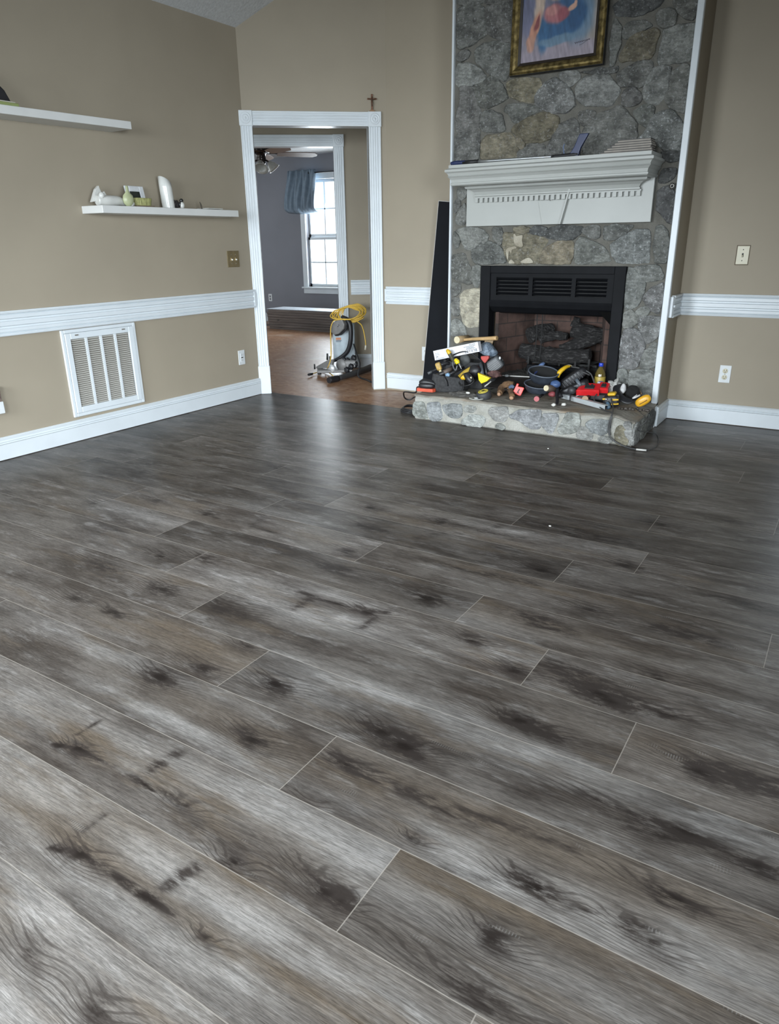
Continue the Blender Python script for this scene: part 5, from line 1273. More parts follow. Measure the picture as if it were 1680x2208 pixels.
# ceiling fan
fc_ = V(-6.50, 7.4, 2.385)
t = thing('ceiling_fan', 'dark bronze ceiling fan with wooden blades and glass shades in the far room', 'ceiling fan', fc_)
M_BRZ = plain('dark_polished_bronze', (.06, .05, .045), .22, .85, .1)
bm = nb(); lathe(bm, [(0, .055), (.07, .055), (.06, .03), (.02, .02), (.02, 0), (.07, 0), (.075, -.03), (.05, -.05), (.05, -.06), (.12, -.075), (.135, -.10), (.13, -.135), (.09, -.15), (.06, -.155), (.055, -.19), (.06, -.21), (.045, -.24), (.055, -.25), (.04, -.275), (0, -.28)], Matrix.Translation(fc_), 28); obj('motor_housing', bm, M_BRZ, t)
def blade_mat():
    m = MT('walnut_fan_blade'); c = m.coord(); x, y, z = m.sep(c); n = m.noise(m.comb(x*6, y*40, z*5), 1, 3)
    m.color(m.mix((.17, .105, .07), (.26, .175, .125), n)); m.set(Roughness=.4); return m.m
BMAT = blade_mat()
for k in range(5):
    a = math.radians(50+72*k)
    Mb = Matrix.Translation(fc_+V(0, 0, -.15)) @ Matrix.Rotation(a, 4, 'Z') @ Matrix.Rotation(math.radians(-16), 4, 'X')
    bm = nb(); prism(bm, [(.20, -.05), (.30, -.062), (.55, -.07), (.66, -.06), (.70, -.02), (.70, .03), (.65, .066), (.5, .07), (.3, .06), (.2, .045)], -.004, .004, Mb, .002); bl = obj('blade', bm, BMAT, t)
    bm = nb(); prism(bm, [(.10, -.018), (.17, -.012), (.22, -.035), (.27, 0), (.22, .035), (.17, .012), (.10, .018)], .004, .010, Mb, .002); obj('blade_iron', bm, M_BRZ, bl)
for k in range(4):
    a = math.radians(35+90*k); d = V(math.cos(a), math.sin(a), 0)
    bm = nb(); tube(bm, [fc_+V(0, 0, -.23), fc_+d*.06+V(0, 0, -.225), fc_+d*.09+V(0, 0, -.245)], .011, 8, 4); ar = obj('light_arm', bm, M_BRZ, t)
    bm = nb(); lathe(bm, [(.020, 0), (.028, -.01), (.05, -.045), (.064, -.085), (.075, -.105), (.070, -.104), (.058, -.082), (.044, -.043), (.022, -.012), (.016, 0)], Matrix.Translation(fc_+d*.09+V(0, 0, -.24)) @ Matrix.Rotation(a, 4, 'Z') @ Matrix.Rotation(math.radians(-38), 4, 'Y'), 24); obj('glass_shade', bm, plain('frosted_glass_shade', (.50, .50, .46), .25), ar)

# curtain and rod
t = thing('curtain_rod', 'black curtain rod above the far window', 'curtain rod', (-7.2, 9.30, 2.18))
bm = nb(); rod(bm, (-7.2749, 9.3000, 2.1822), (-6.2, 9.30, (-6.8135, 9.3000, 2.1766)[2]), .010); obj('rod', bm, M_BLK, t)
bm = nb(); rod(bm, (-7.2314, 9.3000, 2.1811), V(*(-7.2314, 9.3000, 2.1811))+V(0, .10, 0), .008); obj('bracket', bm, M_BLK, t)
bm = nb()
NU, NV = 64, 30
tl = (-7.6537, 9.3000, 2.2296); trr = (-7.1446, 9.3000, 2.1825); bl_ = (-7.7484, 9.3000, 1.6300); br = (-7.1528, 9.3000, 1.6257)
g = []
for j in range(NV+1):
    v = j/NV; row = []
    for i in range(NU+1):
        u = i/NU
        xl = tl[0]+(bl_[0]-tl[0])*v-.02*math.sin(v*PI); xr = trr[0]+(br[0]-trr[0])*v+.02*math.sin(v*PI)
        z = tl[2]+(bl_[2]-tl[2])*v
        x = xl+(xr-xl)*u
        fold = .030*math.sin(2*PI*(4.2*u-.9*u*v+.3*v))*(1-.45*v)+.012*math.sin(2*PI*(9*u+.7*v))
        bulge = .055*math.sin(min(1, v*1.08)*PI*.9)*v
        y = 9.285-bulge+fold
        if v > .86:
            k = (v-.86)/.14; y += .11*k*k; z += .02*k*k; z -= .02*math.sin(u*PI)*k
        z += .02*(1-v)*math.sin(u*25)*.4
        row.append(bm.verts.new((x, y, z)))
    g.append(row)
for j in range(NV):
    for i in range(NU): f = bm.faces.new((g[j][i], g[j][i+1], g[j+1][i+1], g[j+1][i])); f.smooth = True
bm.normal_update(); bmesh.ops.solidify(bm, geom=bm.faces[:], thickness=.004)
tag(obj('curtain', bm, plain('blue_grey_curtain', (.19, .25, .31), .8, 0, .1, 20)), 'blue grey curtain knotted up short beside the far window', 'curtain')

# ------------------------------------------------------------------ tools heaped on the hearth
ZT = .182
M_CANV = plain('black_canvas', (.030, .030, .031), .9, 0, .35, 60, .4)
M_RED = plain('red_tool_plastic', (.52, .028, .020), .4)
M_ORANGE = plain('orange_red_plastic', (.50, .075, .035), .45)
M_STEEL = plain('bright_steel', (.50, .50, .48), .3, .9)
M_GREYP = plain('grey_tool_plastic', (.085, .09, .095), .5)
M_WOODH = plain('ash_handle_wood', (.46, .30, .14), .5, 0, .12, 25)
M_PALEW = plain('pale_end_grain', (.60, .53, .36), .6, 0, .1)
M_LEADB = plain('dark_blue_rubber', (.028, .035, .048), .6, 0, .25, 40)

# sander at the left corner
t = thing('corded_sander', 'red and black corded sander on the left front corner of the hearth', 'sander', (-2.55, 4.55, ZT))
m_ = frame((-2.552, 4.545, ZT), (.97, .2, 0))
bm = nb(); prism(bm, [(-.07, -.03), (.055, -.045), (.068, -.02), (.068, .025), (.05, .045), (-.07, .03)], 0, .024, m_, .004); obj('sole', bm, M_ORANGE, t)
bm = nb(); superbox(bm, (.062, .040, .022), m_ @ TR((0, 0, .042)), 3); tube(bm, [m_ @ V(-.05, 0, .05), m_ @ V(-.02, 0, .065), m_ @ V(.03, 0, .060), m_ @ V(.06, 0, .048)], [.022, .026, .022, .016], 10, 5); obj('body', bm, M_BLK, t)
t = thing('power_cord', 'black power cord coiled on the subfloor left of the hearth', 'cord', (-2.7, 4.6, 0))
bm = nb(); tube(bm, [(-2.612, 4.55, .205), (-2.64, 4.55, .20), (-2.655, 4.55, .16), (-2.8987, 4.7967, 0.1000), (-2.9518, 4.8912, 0.0300), (-2.9231, 4.9232, 0.0120), (-2.8516, 4.8969, 0.0500), (-2.62, 4.60, .10)], .006, 8, 6)
pts = []
for k in range(40):
    a = 2*PI*k/12; r = 1-.012*k
    pts.append((-2.71+.10*r*math.cos(a)+.01*math.sin(k), 4.60+.10*r*math.sin(a), .012+.008*(k//12)+.01*max(0, math.sin(a))*(k % 3)))
tube(bm, pts, .006, 8, 4); obj('cable', bm, M_BLK, t)

# bags
def bag(M, w, d, h, name, seed):
    bm = nb(); rs = []
    for z, k in ((0, .96), (.01, 1.0), (h*.5, 1.03), (h*.92, .98), (h, .96), (h, .90), (h*.55, .84), (h*.5, .3)):
        rs.append([M @ V(w/2*k*math.copysign(abs(math.cos(a))**.45, math.cos(a)), d/2*k*math.copysign(abs(math.sin(a))**.45, math.sin(a)), z+(.012*math.sin(a*2+seed) if z > h*.8 else 0)) for a in [2*PI*i/40 for i in range(40)]])
    rings(bm, rs)
    for v in bm.verts: v.co += V(mnoise.noise(v.co*18), mnoise.noise(v.co*18+V(5, 0, 0)), 0)*.010
    return bm
t = thing('tool_bag', 'low black canvas tool bag at the left front of the hearth', 'tool bag', (-2.43, 4.66, ZT))
mb = frame((-2.425, 4.665, ZT), (.97, .24, 0))
obj('bag_body', bag(mb, .25, .20, .115, 'b', 0), M_CANV, t)
bm = nb(); tube(bm, [mb @ V(.115, -.09, .10), mb @ V(.12, -.10, .05), mb @ V(.11, -.105, .012)], .008, 8, 4, flat=.3); tube(bm, [mb @ V(-.02, -.10, .115), mb @ V(0, -.108, .085), mb @ V(.01, -.106, .05)], .014, 8, 4, flat=.3); obj('strap', bm, M_BLK, t)
t = thing('tool_bag', 'tall black open tool bag behind the low canvas bag', 'tool bag', (-2.36, 4.85, ZT))
mb2 = frame((-2.36, 4.855, ZT), (.98, .12, 0))
obj('bag_body', bag(mb2, .40, .17, .20, 'b', 2), M_CANV, t)
bm = nb(); tube(bm, [mb2 @ V(-.16, -.08, .19), mb2 @ V(-.08, -.11, .25), mb2 @ V(.02, -.11, .27), mb2 @ V(.12, -.08, .2)], .010, 8, 5, flat=.5); obj('handle', bm, M_BLK, t)

# white carton
c0 = V(*(-2.6130, 4.7400, 0.4413)); c1 = V(*(-2.2516, 4.7400, 0.5295))
CMx = frame(c0, (c1-c0)); CL = (c1-c0).length
t = thing('long_carton', 'long white carton with upside down black lettering lying across the tool bags', 'box', c0+V(CL/2, 0, -.07))
bm = nb(); box(bm, 0, CL, 0, .045, -.070, 0, CMx, .001); obj('carton', bm, plain('white_carton_card', (.70, .71, .76), .55, 0, .03), t)
TM = lambda x, z: CMx @ Matrix(((-1, 0, 0, x), (0, 0, -1, -.0004), (0, -1, 0, z), (0, 0, 0, 1)))
obj('lettering', text_bm('BULLET', .031, TM(.305, -.052) @ Matrix.Diagonal((1, .9, 1, 1))), M_DARK, t)
bm = nb(); rg = random.Random(5)
for z, xa, xb in ((-.036, .27, .345), (-.028, .275, .335), (-.019, .255, .35), (-.009, .30, .35)):
    x = xa
    while x < xb: w = rg.uniform(.004, .010); box(bm, x, min(x+w, xb), -.0008, 0, z-.0022, z+.0022, CMx); x += w+.002
for z, xa, xb in ((-.022, .012, .05), (-.029, .012, .045), (-.036, .012, .055), (-.060, .012, .10), (-.064, .012, .08)):
    x = xa
    while x < xb: w = rg.uniform(.003, .009); box(bm, x, min(x+w, xb), -.0008, 0, z-.0012, z+.0012, CMx); x += w+.002
for x in (.016, .026): box(bm, x, x+.007, -.0008, 0, -.052, -.044, CMx)
obj('fine_print', bm, plain('grey_print', (.10, .12, .14), .5), t)

# mallet
t = thing('wooden_mallet', 'wooden mallet with pale round face resting on top of the white carton', 'mallet', (-2.3840, 4.8600, 0.5149))
a = V(*(-2.4490, 4.8000, 0.5247)); b = V(*(-2.4227, 4.9300, 0.5252))
bm = nb(); rod(bm, a+(b-a)*.04, b, .026, .024, 20); obj('head', bm, plain('brown_mallet_head', (.30, .21, .11), .55), t)
bm = nb(); rod(bm, a, a+(b-a)*.05, .0255, .026, 20); obj('striking_face', bm, M_PALEW, t)
bm = nb(); tube(bm, [(-2.4335, 4.8600, 0.5189), (-2.3370, 4.8400, 0.5331), (-2.2171, 4.8200, 0.5452), (-2.1334, 4.8100, 0.5541)], [.010, .011, .014, .0155], 12, 4); obj('handle', bm, M_WOODH, t)
bm = nb(); box(bm, -.03, .03, -.02, .02, -.03, .03, frame((-2.2471, 4.9200, 0.5025), (.95, .3, 0)) @ TR((0, 0, 0), (0, 14, 0)), .002); tag(obj('wood_block', bm, plain('tan_block_wood', (.30, .21, .12), .6)), 'small tan wood block under the mallet handle', 'block')

# denim cap
t = thing('denim_cap', 'faded blue denim cap on the heap right of the white carton', 'cap', (-2.2048, 4.8400, 0.4614))
cm = frame((-2.2246, 4.8600, 0.4477), (.9, -.2, -.28))
bm = nb(); vs = blob(bm, V(0, 0, 0), (.075, .06, .062), None, 3, .25, 9, 4)
for v in vs: v.co.z = max(v.co.z, -.012)
bmesh.ops.transform(bm, matrix=cm, verts=bm.verts[:])
def denim():
    m = MT('worn_denim'); c = m.coord(); n = m.noise(c, 45, 4, .7)
    m.color(m.mix((.055, .075, .105), (.24, .29, .35), n.sm(.35, .68))); m.set(Roughness=.9); return m.m
DEN = denim(); obj('crown', bm, DEN, t)
bm = nb(); prism(bm, [(.03, -.055), (.10, -.05), (.135, -.02), (.14, .01), (.10, .04), (.03, .05)], -.014, -.008, cm, .002); obj('brim', bm, plain('grey_brim', (.16, .17, .18), .8), t)

def cyl(name, label, cat, p, q, r, mat, ends=None, r1=None, n=14, group=None):
    """a straight rod-like tool with an end cap part"""
    p, q = V(*p), V(*q)
    t = thing(name, label, cat, p, group)
    bm = nb(); rod(bm, p, q, r, r1, n); obj('shaft', bm, mat, t)
    for nm, a, b, rr, m_ in ends or ():
        bm = nb(); rod(bm, p+(q-p)*a, p+(q-p)*b, rr, None, n); obj(nm, bm, m_, t)
    return t
cyl('torch', 'black cylindrical torch with silver end poking out of the low tool bag', 'torch', (-2.4956, 4.6000, 0.2869), (-2.4141, 4.7400, 0.3467), .0165, M_BLK, [('lens_end', -.03, .02, .0185, plain('dull_silver_end', (.28, .25, .21), .35, .8)), ('collar', .3, .75, .0172, plain('brown_sleeve', (.10, .075, .06), .6))])
cyl('marking_pen', 'blue capped tube beside the torch in the low tool bag', 'tube', (-2.4081, 4.5850, 0.3031), (-2.3472, 4.7200, 0.3445), .010, M_BLK, [('blue_cap', -.05, .10, .0145, plain('sky_blue_plastic', (.22, .36, .52), .4))])
cyl('pry_bar', 'black steel pry bar slanting across the top of the tool bags', 'pry bar', (-2.5940, 4.6800, 0.2974), (-2.4446, 4.8200, 0.3912), .0075, M_BLK, [('flat_tip', -.12, .02, .010, M_GREYP)])
t = thing('claw_hammer', 'hammer with worn yellow head leaning out of the low tool bag', 'hammer', (-2.5352, 4.7000, 0.3400))
hm = frame((-2.5429, 4.7000, 0.3394), (.35, .1, -.9))
bm = nb(); superbox(bm, (.030, .018, .020), hm, 4); obj('head', bm, plain('worn_yellow_wood', (.42, .27, .07), .5, 0, .3, 50), t)
bm = nb(); box(bm, .026, .042, -.009, .009, -.009, .009, hm, .002); obj('pale_face', bm, M_PALEW, t)
bm = nb(); tube(bm, [(-2.5291, 4.7100, 0.3492), (-2.4963, 4.7500, 0.3596), (-2.4588, 4.8200, 0.3354)], [.012, .014, .012], 10, 4); obj('handle', bm, M_BLK, t)
# pliers-like snips with yellow grips
t = thing('snips', 'yellow and black handled snips standing in front of the white carton', 'snips', (-2.3737, 4.6600, 0.3744))
bm = nb(); tube(bm, [(-2.4496, 4.6800, 0.4493), (-2.4263, 4.6800, 0.4177), (-2.3811, 4.6600, 0.3705)], [.015, .0165, .012], 10, 5); obj('grip', bm, plain('black_olive_grip', (.045, .042, .028), .5), t)
bm = nb(); tube(bm, [(-2.4676, 4.6850, 0.4641), (-2.4535, 4.6800, 0.4557), (-2.4418, 4.6800, 0.4398)], [.010, .0155, .0155], 10, 5); obj('yellow_tip', bm, M_YEL, t)
bm = nb(); tube(bm, [(-2.3830, 4.6550, 0.4074), (-2.3652, 4.6500, 0.3929), (-2.3575, 4.6500, 0.3802)], [.013, .0185, .014], 12, 5); obj('yellow_collar', bm, plain('bright_yellow', (.72, .56, .01), .4), t)
bm = nb(); tube(bm, [(-2.3538, 4.6500, 0.3838), (-2.3359, 4.6450, 0.3627), (-2.3255, 4.6400, 0.3444)], [.006, .005, .003], 8, 4); obj('blade', bm, M_STEEL, t)
bm = nb(); tube(bm, [(-2.4077, 4.6600, 0.3885), (-2.3942, 4.6500, 0.3510), (-2.3700, 4.6400, 0.3344), (-2.3646, 4.6500, 0.3665)], .006, 8, 5); obj('lower_jaw', bm, M_GREYP, t)
# round grey pad
bm = nb(); blob(bm, V(*(-2.3671, 4.7800, 0.3884)), (.042, .03, .042), None, 3, .12, 5); tag(obj('rubber_pad', bm, plain('grey_green_rubber', (.075, .08, .08), .6)), 'round grey rubber pad below the white carton', 'pad')
# drill with yellow body
t = thing('cordless_drill', 'yellow and black drill lying in the tall tool bag', 'drill', (-2.3080, 4.6800, 0.3267))
bm = nb(); tube(bm, [(-2.3389, 4.6400, 0.2836), (-2.3102, 4.6700, 0.3180), (-2.2729, 4.7200, 0.3534)], [.022, .022, .016], 12, 5, flat=.8); obj('housing', bm, plain('dusty_yellow', (.40, .27, .04), .5, 0, .3, 60), t)
bm = nb(); blob(bm, V(*(-2.2968, 4.6150, 0.2943)), (.030, .02, .022), None, 2, .3, 9); obj('yellow_boot', bm, M_YEL, t)
bm = nb(); tube(bm, [(-2.2693, 4.6100, 0.3204), (-2.2415, 4.6000, 0.2881), (-2.2190, 4.6000, 0.2670)], [.024, .026, .02], 10, 4); blob(bm, V(*(-2.2550, 4.7000, 0.3278)), (.05, .03, .045), None, 2, .4, 8); obj('grip', bm, M_BLK, t)
bm = nb(); tube(bm, [(-2.2262, 4.5900, 0.3040), (-2.2186, 4.5900, 0.2949)], [.008, .004], 8, 0); obj('bit', bm, M_PALEW, t)
bm = nb(); tube(bm, [(-2.3149, 4.6000, 0.2885), (-2.3139, 4.5850, 0.2546), (-2.2751, 4.5600, 0.2423), (-2.2208, 4.5600, 0.2537), (-2.1954, 4.5800, 0.2853), (-2.2426, 4.6000, 0.3240), (-2.2863, 4.6000, 0.3205), (-2.3149, 4.6000, 0.2885)], .0035, 7, 6); tag(obj('black_cable_loop', bm, M_BLK), 'thin black cable looped in front of the yellow drill', 'cable')
# yellow wedge
t = thing('chalk_line_reel', 'bright yellow leaf shaped reel right of the yellow drill', 'chalk reel', (-2.1324, 4.6200, 0.2974))
pl_ = [(-2.1838, 4.6200, 0.3322), (-2.1476, 4.6200, 0.3221), (-2.0864, 4.6200, 0.3045), (-2.1103, 4.6200, 0.2797), (-2.1525, 4.6200, 0.2597), (-2.1750, 4.6200, 0.2840)]
bm = nb(); prism(bm, [(p[0], p[2]) for p in pl_], 0, .03, Matrix(((1, 0, 0, 0), (0, 0, 1, 4.61), (0, 1, 0, 0), (0, 0, 0, 1))), .006); obj('case', bm, plain('bright_yellow', (.72, .56, .01), .4), t)
bm = nb(); tube(bm, [(-2.1490, 4.6200, 0.2633), (-2.1351, 4.6000, 0.2383), (-2.1428, 4.5800, 0.2181)], .006, 8, 4); obj('crank', bm, M_BLK, t)
# red scraper and grey tools
t = thing('red_knob_scraper', 'red triangular knob on a black stem in the middle of the left heap', 'scraper', (-2.1966, 4.7600, 0.3568))
pl_ = [(-2.2284, 4.7600, 0.4272), (-2.1704, 4.7600, 0.4343), (-2.1662, 4.7600, 0.4183), (-2.1938, 4.7600, 0.3801), (-2.2087, 4.7600, 0.3890), (-2.2278, 4.7600, 0.4107)]
bm = nb(); prism(bm, [(p[0], p[2]) for p in pl_], 0, .025, Matrix(((1, 0, 0, 0), (0, 0, 1, 4.75), (0, 1, 0, 0), (0, 0, 0, 1))), .005); obj('red_knob', bm, plain('faded_red_plastic', (.42, .06, .05), .45), t)
bm = nb(); rod(bm, (-2.2001, 4.7650, 0.3889), (-2.1609, 4.7200, 0.2926), .009, .010); obj('stem', bm, M_BLK, t)
cyl('grey_handle', 'blue grey tool handle standing left of the red knob', 'handle', (-2.1879, 4.7000, 0.2934), (-2.2301, 4.7600, 0.3709), .016, plain('blue_grey_grip', (.075, .085, .10), .55), [('ferrule', .9, 1.12, .007, M_STEEL)])
t = thing('belt_sander', 'grey power sander with ribbed vents at the right of the left heap', 'sander', (-2.1331, 4.7800, 0.3586))
sm_ = frame((-2.1479, 4.8200, 0.3651), (.75, .2, .62))
bm = nb(); superbox(bm, (.062, .05, .048), sm_, 5); obj('housing', bm, M_GREYP, t)
bm = nb()
for k in range(5): box(bm, -.045, .045, -.053, -.047, -.034+k*.012, -.029+k*.012, sm_, .001)
obj('vent_rib', bm, plain('pale_grey_rib', (.20, .20, .20), .5), t)
bm = nb(); superbox(bm, (.034, .045, .02), frame((-2.1532, 4.8200, 0.4046), (.85, .1, .3)), 3); obj('trigger_grip', bm, M_BLK, t)
bm = nb(); blob(bm, V(*(-2.0883, 4.7700, 0.4223)), (.008, .006, .011), sub=2); obj('switch', bm, plain('white_label', (.62, .63, .63), .5), t)
bm = nb(); blob(bm, V(*(-2.1290, 4.7600, 0.3056)), (.055, .035, .026), None, 3, .5, 12, 2); tag(obj('red_rag', bm, plain('dark_red_rag', (.10, .05, .045), .9, 0, .5, 50)), 'dark reddish rag crumpled under the grey sander', 'rag')
bm = nb(); blob(bm, V(*(-2.0845, 4.9000, 0.2778)), (.02, .015, .01), None, 2, .3, 9); tag(obj('stone_chip', bm, plain('grey_chip', (.18, .19, .19), .8)), 'small grey chip behind the pale edged black sheet', 'chip')
# black sheet with pale edge
q4 = [(-2.1633, 4.7000, 0.2191), (-2.1744, 4.9550, 0.2569), (-1.9298, 4.9550, 0.2652), (-1.8826, 4.7000, 0.2087)]
t = thing('black_sheet', 'flat black sheet with pale bright edge lying in front of the firebox', 'sheet', q4[0])
bm = nb(); vv = [bm.verts.new(p) for p in q4]; bm.faces.new(vv); bm.normal_update(); bmesh.ops.solidify(bm, geom=bm.faces[:], thickness=.005); obj('sheet', bm, plain('dark_brown_black_sheet', (.016, .013, .012), .6), t)
bm = nb(); up_ = V(0, 0, .007); tube(bm, [V(*q4[0])+up_, V(*q4[1])+up_, V(*q4[2])+up_], .0055, 6, 0); obj('pale_edge', bm, plain('pale_metal_edge', (.55, .54, .51), .45), t)
# tape measure
t = thing('tape_measure', 'black tape measure with yellow ringed face near the front of the hearth', 'tape measure', (-2.1011, 4.5473, 0.1820))
tm = Matrix.Translation((-2.0819, 4.5215, 0.1820)) @ Euler((math.radians(14), math.radians(-8), 0)).to_matrix().to_4x4()
bm = nb(); lathe(bm, [(0, 0), (.046, 0), (.052, .006), (.050, .040), (.044, .048), (0, .048)], tm, 24); obj('case', bm, plain('charcoal_rubber', (.035, .036, .04), .6), t)
bm = nb(); lathe(bm, [(.0, .0485), (.036, .0485), (.036, .052), (.026, .052), (.026, .050), (.018, .050), (.018, .0525), (.006, .0525), (0, .051)], tm, 24); obj('yellow_ring', bm, plain('pale_yellow_ring', (.52, .43, .07), .5), t)
bm = nb(); lathe(bm, [(.0, .0535), (.012, .0535), (.012, .055), (0, .055)], tm, 16); obj('hub', bm, M_BLK, t)
t = thing('sanding_disc', 'white rimmed oval disc lying at the front edge of the hearth', 'disc', (-2.1167, 4.4611, 0.1830))
dm = Matrix.Translation((-2.1146, 4.4567, 0.1840)) @ Matrix.Diagonal((1, .8, 1, 1))
bm = nb(); lathe(bm, [(.030, 0), (.052, 0), (.052, .004), (.046, .006), (.036, .006), (.030, .004)], dm, 28); obj('rim', bm, plain('pale_grey_rim', (.34, .34, .31), .6), t)
bm = nb(); lathe(bm, [(0, .001), (.038, .001), (.038, .004), (0, .004)], dm, 24); obj('dark_centre', bm, M_DARK, t)
bm = nb(); lathe(bm, [(0, .004), (.016, .004), (.014, .007), (0, .007)], dm, 16); obj('pale_hub', bm, plain('white_label', (.62, .63, .63), .5), t)
bm = nb(); vs = blob(bm, V(0, 0, 0), (.11, .055, .018), None, 4, .45, 10, 6); bmesh.ops.transform(bm, matrix=frame((-2.2303, 4.5315, 0.1920), (.95, .25, 0)), verts=bm.verts[:])
tag(obj('work_glove', bm, plain('dusty_grey_cloth', (.07, .066, .06), .95, 0, .4, 40)), 'flattened dusty grey glove left of the tape measure', 'glove')
bm = nb(); blob(bm, V(*(-2.1832, 4.4643, 0.2180)), (.017, .010, .008), None, 2, .4, 9); tag(obj('plaster_chip', bm, plain('white_plaster', (.58, .57, .53), .9)), 'white plaster chip lying on the grey glove', 'chip', 'plaster chips on the hearth')

# brown plush glove
t = thing('brown_glove', 'fuzzy brown leather glove in front of the black sheet', 'glove', (-2.0078, 4.7096, 0.1820))
def fuzz():
    m = MT('fuzzy_brown_suede'); c = m.coord(); n = m.noise(c, 90, 5, .75); b = m.noise(c, 14, 2)
    m.color(m.mix((.10, .050, .022), (.26, .155, .08), (n*.7+b*.4).sm(.35, .75))); m.set(Roughness=.95); m.bump(n, 1.0, .01); return m.m
FZ = fuzz()
bm = nb(); tube(bm, [(-2.0223, 4.6364, 0.2000), (-2.0468, 4.7300, 0.2146), (-2.0182, 4.7600, 0.2387), (-1.9728, 4.7700, 0.2378)], [.020, .027, .030, .026], 12, 5)
for v in bm.verts: v.co += v.normal*0+V(mnoise.noise(v.co*60), mnoise.noise(v.co*60+V(3, 0, 0)), mnoise.noise(v.co*60+V(0, 7, 0)))*.006
obj('cuff', bm, FZ, t)
bm = nb(); tube(bm, [(-1.9901, 4.7300, 0.2198), (-1.9587, 4.7000, 0.2015), (-1.9012, 4.5737, 0.2000)], [.020, .022, .019], 12, 5)
for v in bm.verts: v.co += V(mnoise.noise(v.co*60), mnoise.noise(v.co*60+V(3, 0, 0)), mnoise.noise(v.co*60+V(0, 7, 0)))*.006
obj('finger', bm, FZ, t)
bm = nb(); blob(bm, V(*(-2.0158, 4.6140, 0.1980)), (.014, .012, .014), sub=2); blob(bm, V(*(-1.8892, 4.5378, 0.1980)), (.016, .012, .014), sub=2); obj('pale_tip', bm, plain('tan_leather', (.34, .20, .12), .8), t)
bm = nb(); tube(bm, [(-1.9778, 4.7000, 0.2326), (-1.9574, 4.7000, 0.2442), (-1.9395, 4.7000, 0.2360)], [.010, .014, .010], 8, 4); obj('blue_trim', bm, plain('slate_blue_fabric', (.07, .10, .16), .8), t)
# red clip
t = thing('red_battery_cap', 'bright red plastic cap with black mark beside the brown glove', 'cap', (-1.8960, 4.6775, 0.1820))
pl_ = [(-.030, -.030), (-.020, -.034), (.026, -.030), (.030, -.022), (.026, .030), (.018, .034), (-.018, .022), (-.022, .040), (-.036, .036)]
rm = frame((-1.8999, 4.6900, 0.2218), (.86, .15, -.42)) @ TR((0, 0, 0), (90, 0, 0)) @ TR((0, 0, 0), (-12, 0, 0))
bm = nb(); prism(bm, pl_, -.010, .010, rm, .004); obj('shell', bm, plain('signal_red', (.68, .035, .022), .4), t)
bm = nb(); box(bm, -.004, .004, -.018, .012, .010, .0112, rm); box(bm, .004, .011, -.018, -.012, .010, .0112, rm); obj('printed_mark', bm, M_DARK, t)
# knee pads
def knee_pad(c, rx, ry, h, rot, label):
    t = thing('knee_pad', label, 'knee pad', c, 'knee pads on the hearth')
    M = Matrix.Translation(c) @ Euler([math.radians(a) for a in rot]).to_matrix().to_4x4() @ Matrix.Diagonal((rx, ry, h, 1))
    bm = nb(); lathe(bm, [(0.05, .04), (.5, .02), (.78, .14), (.93, .5), (1.0, .95), (1.03, 1.0), (1.0, 1.05), (.93, 1.0), (.84, .6), (.68, .3), (.4, .2), (0, .2)], M, 36); obj('shell', bm, M_LEADB, t)
    bm = nb(); lathe(bm, [(1.02, .93), (1.05, 1.0), (1.02, 1.07), (.96, 1.03)], M, 36); obj('pale_rim', bm, plain('paler_rim_rubber', (.085, .10, .125), .5), t)  # paler band along the lip of the cup
    bm = nb(); lathe(bm, [(0, .23), (.5, .25), (.70, .36), (.86, .66), (.935, 1.0), (.90, 1.0), (.80, .68), (.62, .42), (0, .3)], M, 28); obj('dark_lining', bm, plain('black_foam', (.008, .008, .008), .95), t)  # near-black lining puts the dark inside of the cup into the colour
    return t
knee_pad((-1.7823, 4.7400, 0.2112), .096, .075, .062, (12, 6, 0), 'lower dark blue rubber knee pad of the two at the centre of the hearth')
knp = knee_pad((-1.7721, 4.8000, 0.2734), .105, .08, .080, (16, 8, 0), 'upper dark blue rubber knee pad stacked on the other one')
bm = nb(); tube(bm, [(-1.8536, 4.8000, 0.3185), (-1.8433, 4.8400, 0.3426), (-1.8326, 4.8800, 0.3636), (-1.8218, 4.9200, 0.3849)], [.022, .026, .022, .016], 10, 5, flat=.5); obj('strap', bm, M_NAVY, knp)
bm = nb(); tube(bm, [(-1.8340, 4.8750, 0.3610), (-1.8146, 4.9100, 0.3868)], [.018, .019], 8, 0, flat=.6); obj('strap_tab', bm, plain('sky_blue_webbing', (.12, .19, .36), .6), knp)
# small mallet, rods
t = thing('rubber_mallet', 'small mallet with pale round face right of the knee pads', 'mallet', (-1.6756, 4.6800, 0.2570))
a = V(*(-1.6948, 4.6600, 0.2618)); b = V(*(-1.6579, 4.7600, 0.2451))
bm = nb(); rod(bm, a+(b-a)*.1, b, .022, .026, 18); obj('head', bm, plain('dark_brown_head', (.06, .04, .028), .6), t)
bm = nb(); rod(bm, a, a+(b-a)*.1, .019, .021, 18); obj('pale_face', bm, M_PALEW, t)
bm = nb(); blob(bm, V(*(-1.6565, 4.7400, 0.2804)), (.036, .03, .026), None, 3, .15, 6); tag(obj('blue_cap', bm, plain('dusty_blue_plastic', (.055, .10, .22), .45)), 'rounded dusty blue cap above the small mallet', 'cap')
t = cyl('pink_ended_rod', 'dark rod with round pink end below the lower knee pad', 'rod', (-1.7205, 4.5700, 0.2025), (-1.7304, 4.7200, 0.2067), .009, M_BLK, [('pink_end', -.04, .06, .018, plain('dull_pink_rubber', (.42, .12, .13), .6))])
bm = nb(); blob(bm, V(*(-1.6605, 4.7000, 0.2168)), (.026, .02, .02), None, 2, .4, 9, 3); tag(obj('red_wheel', bm, plain('dull_dark_red', (.20, .04, .045), .6)), 'dull red lump below the small mallet', 'part')
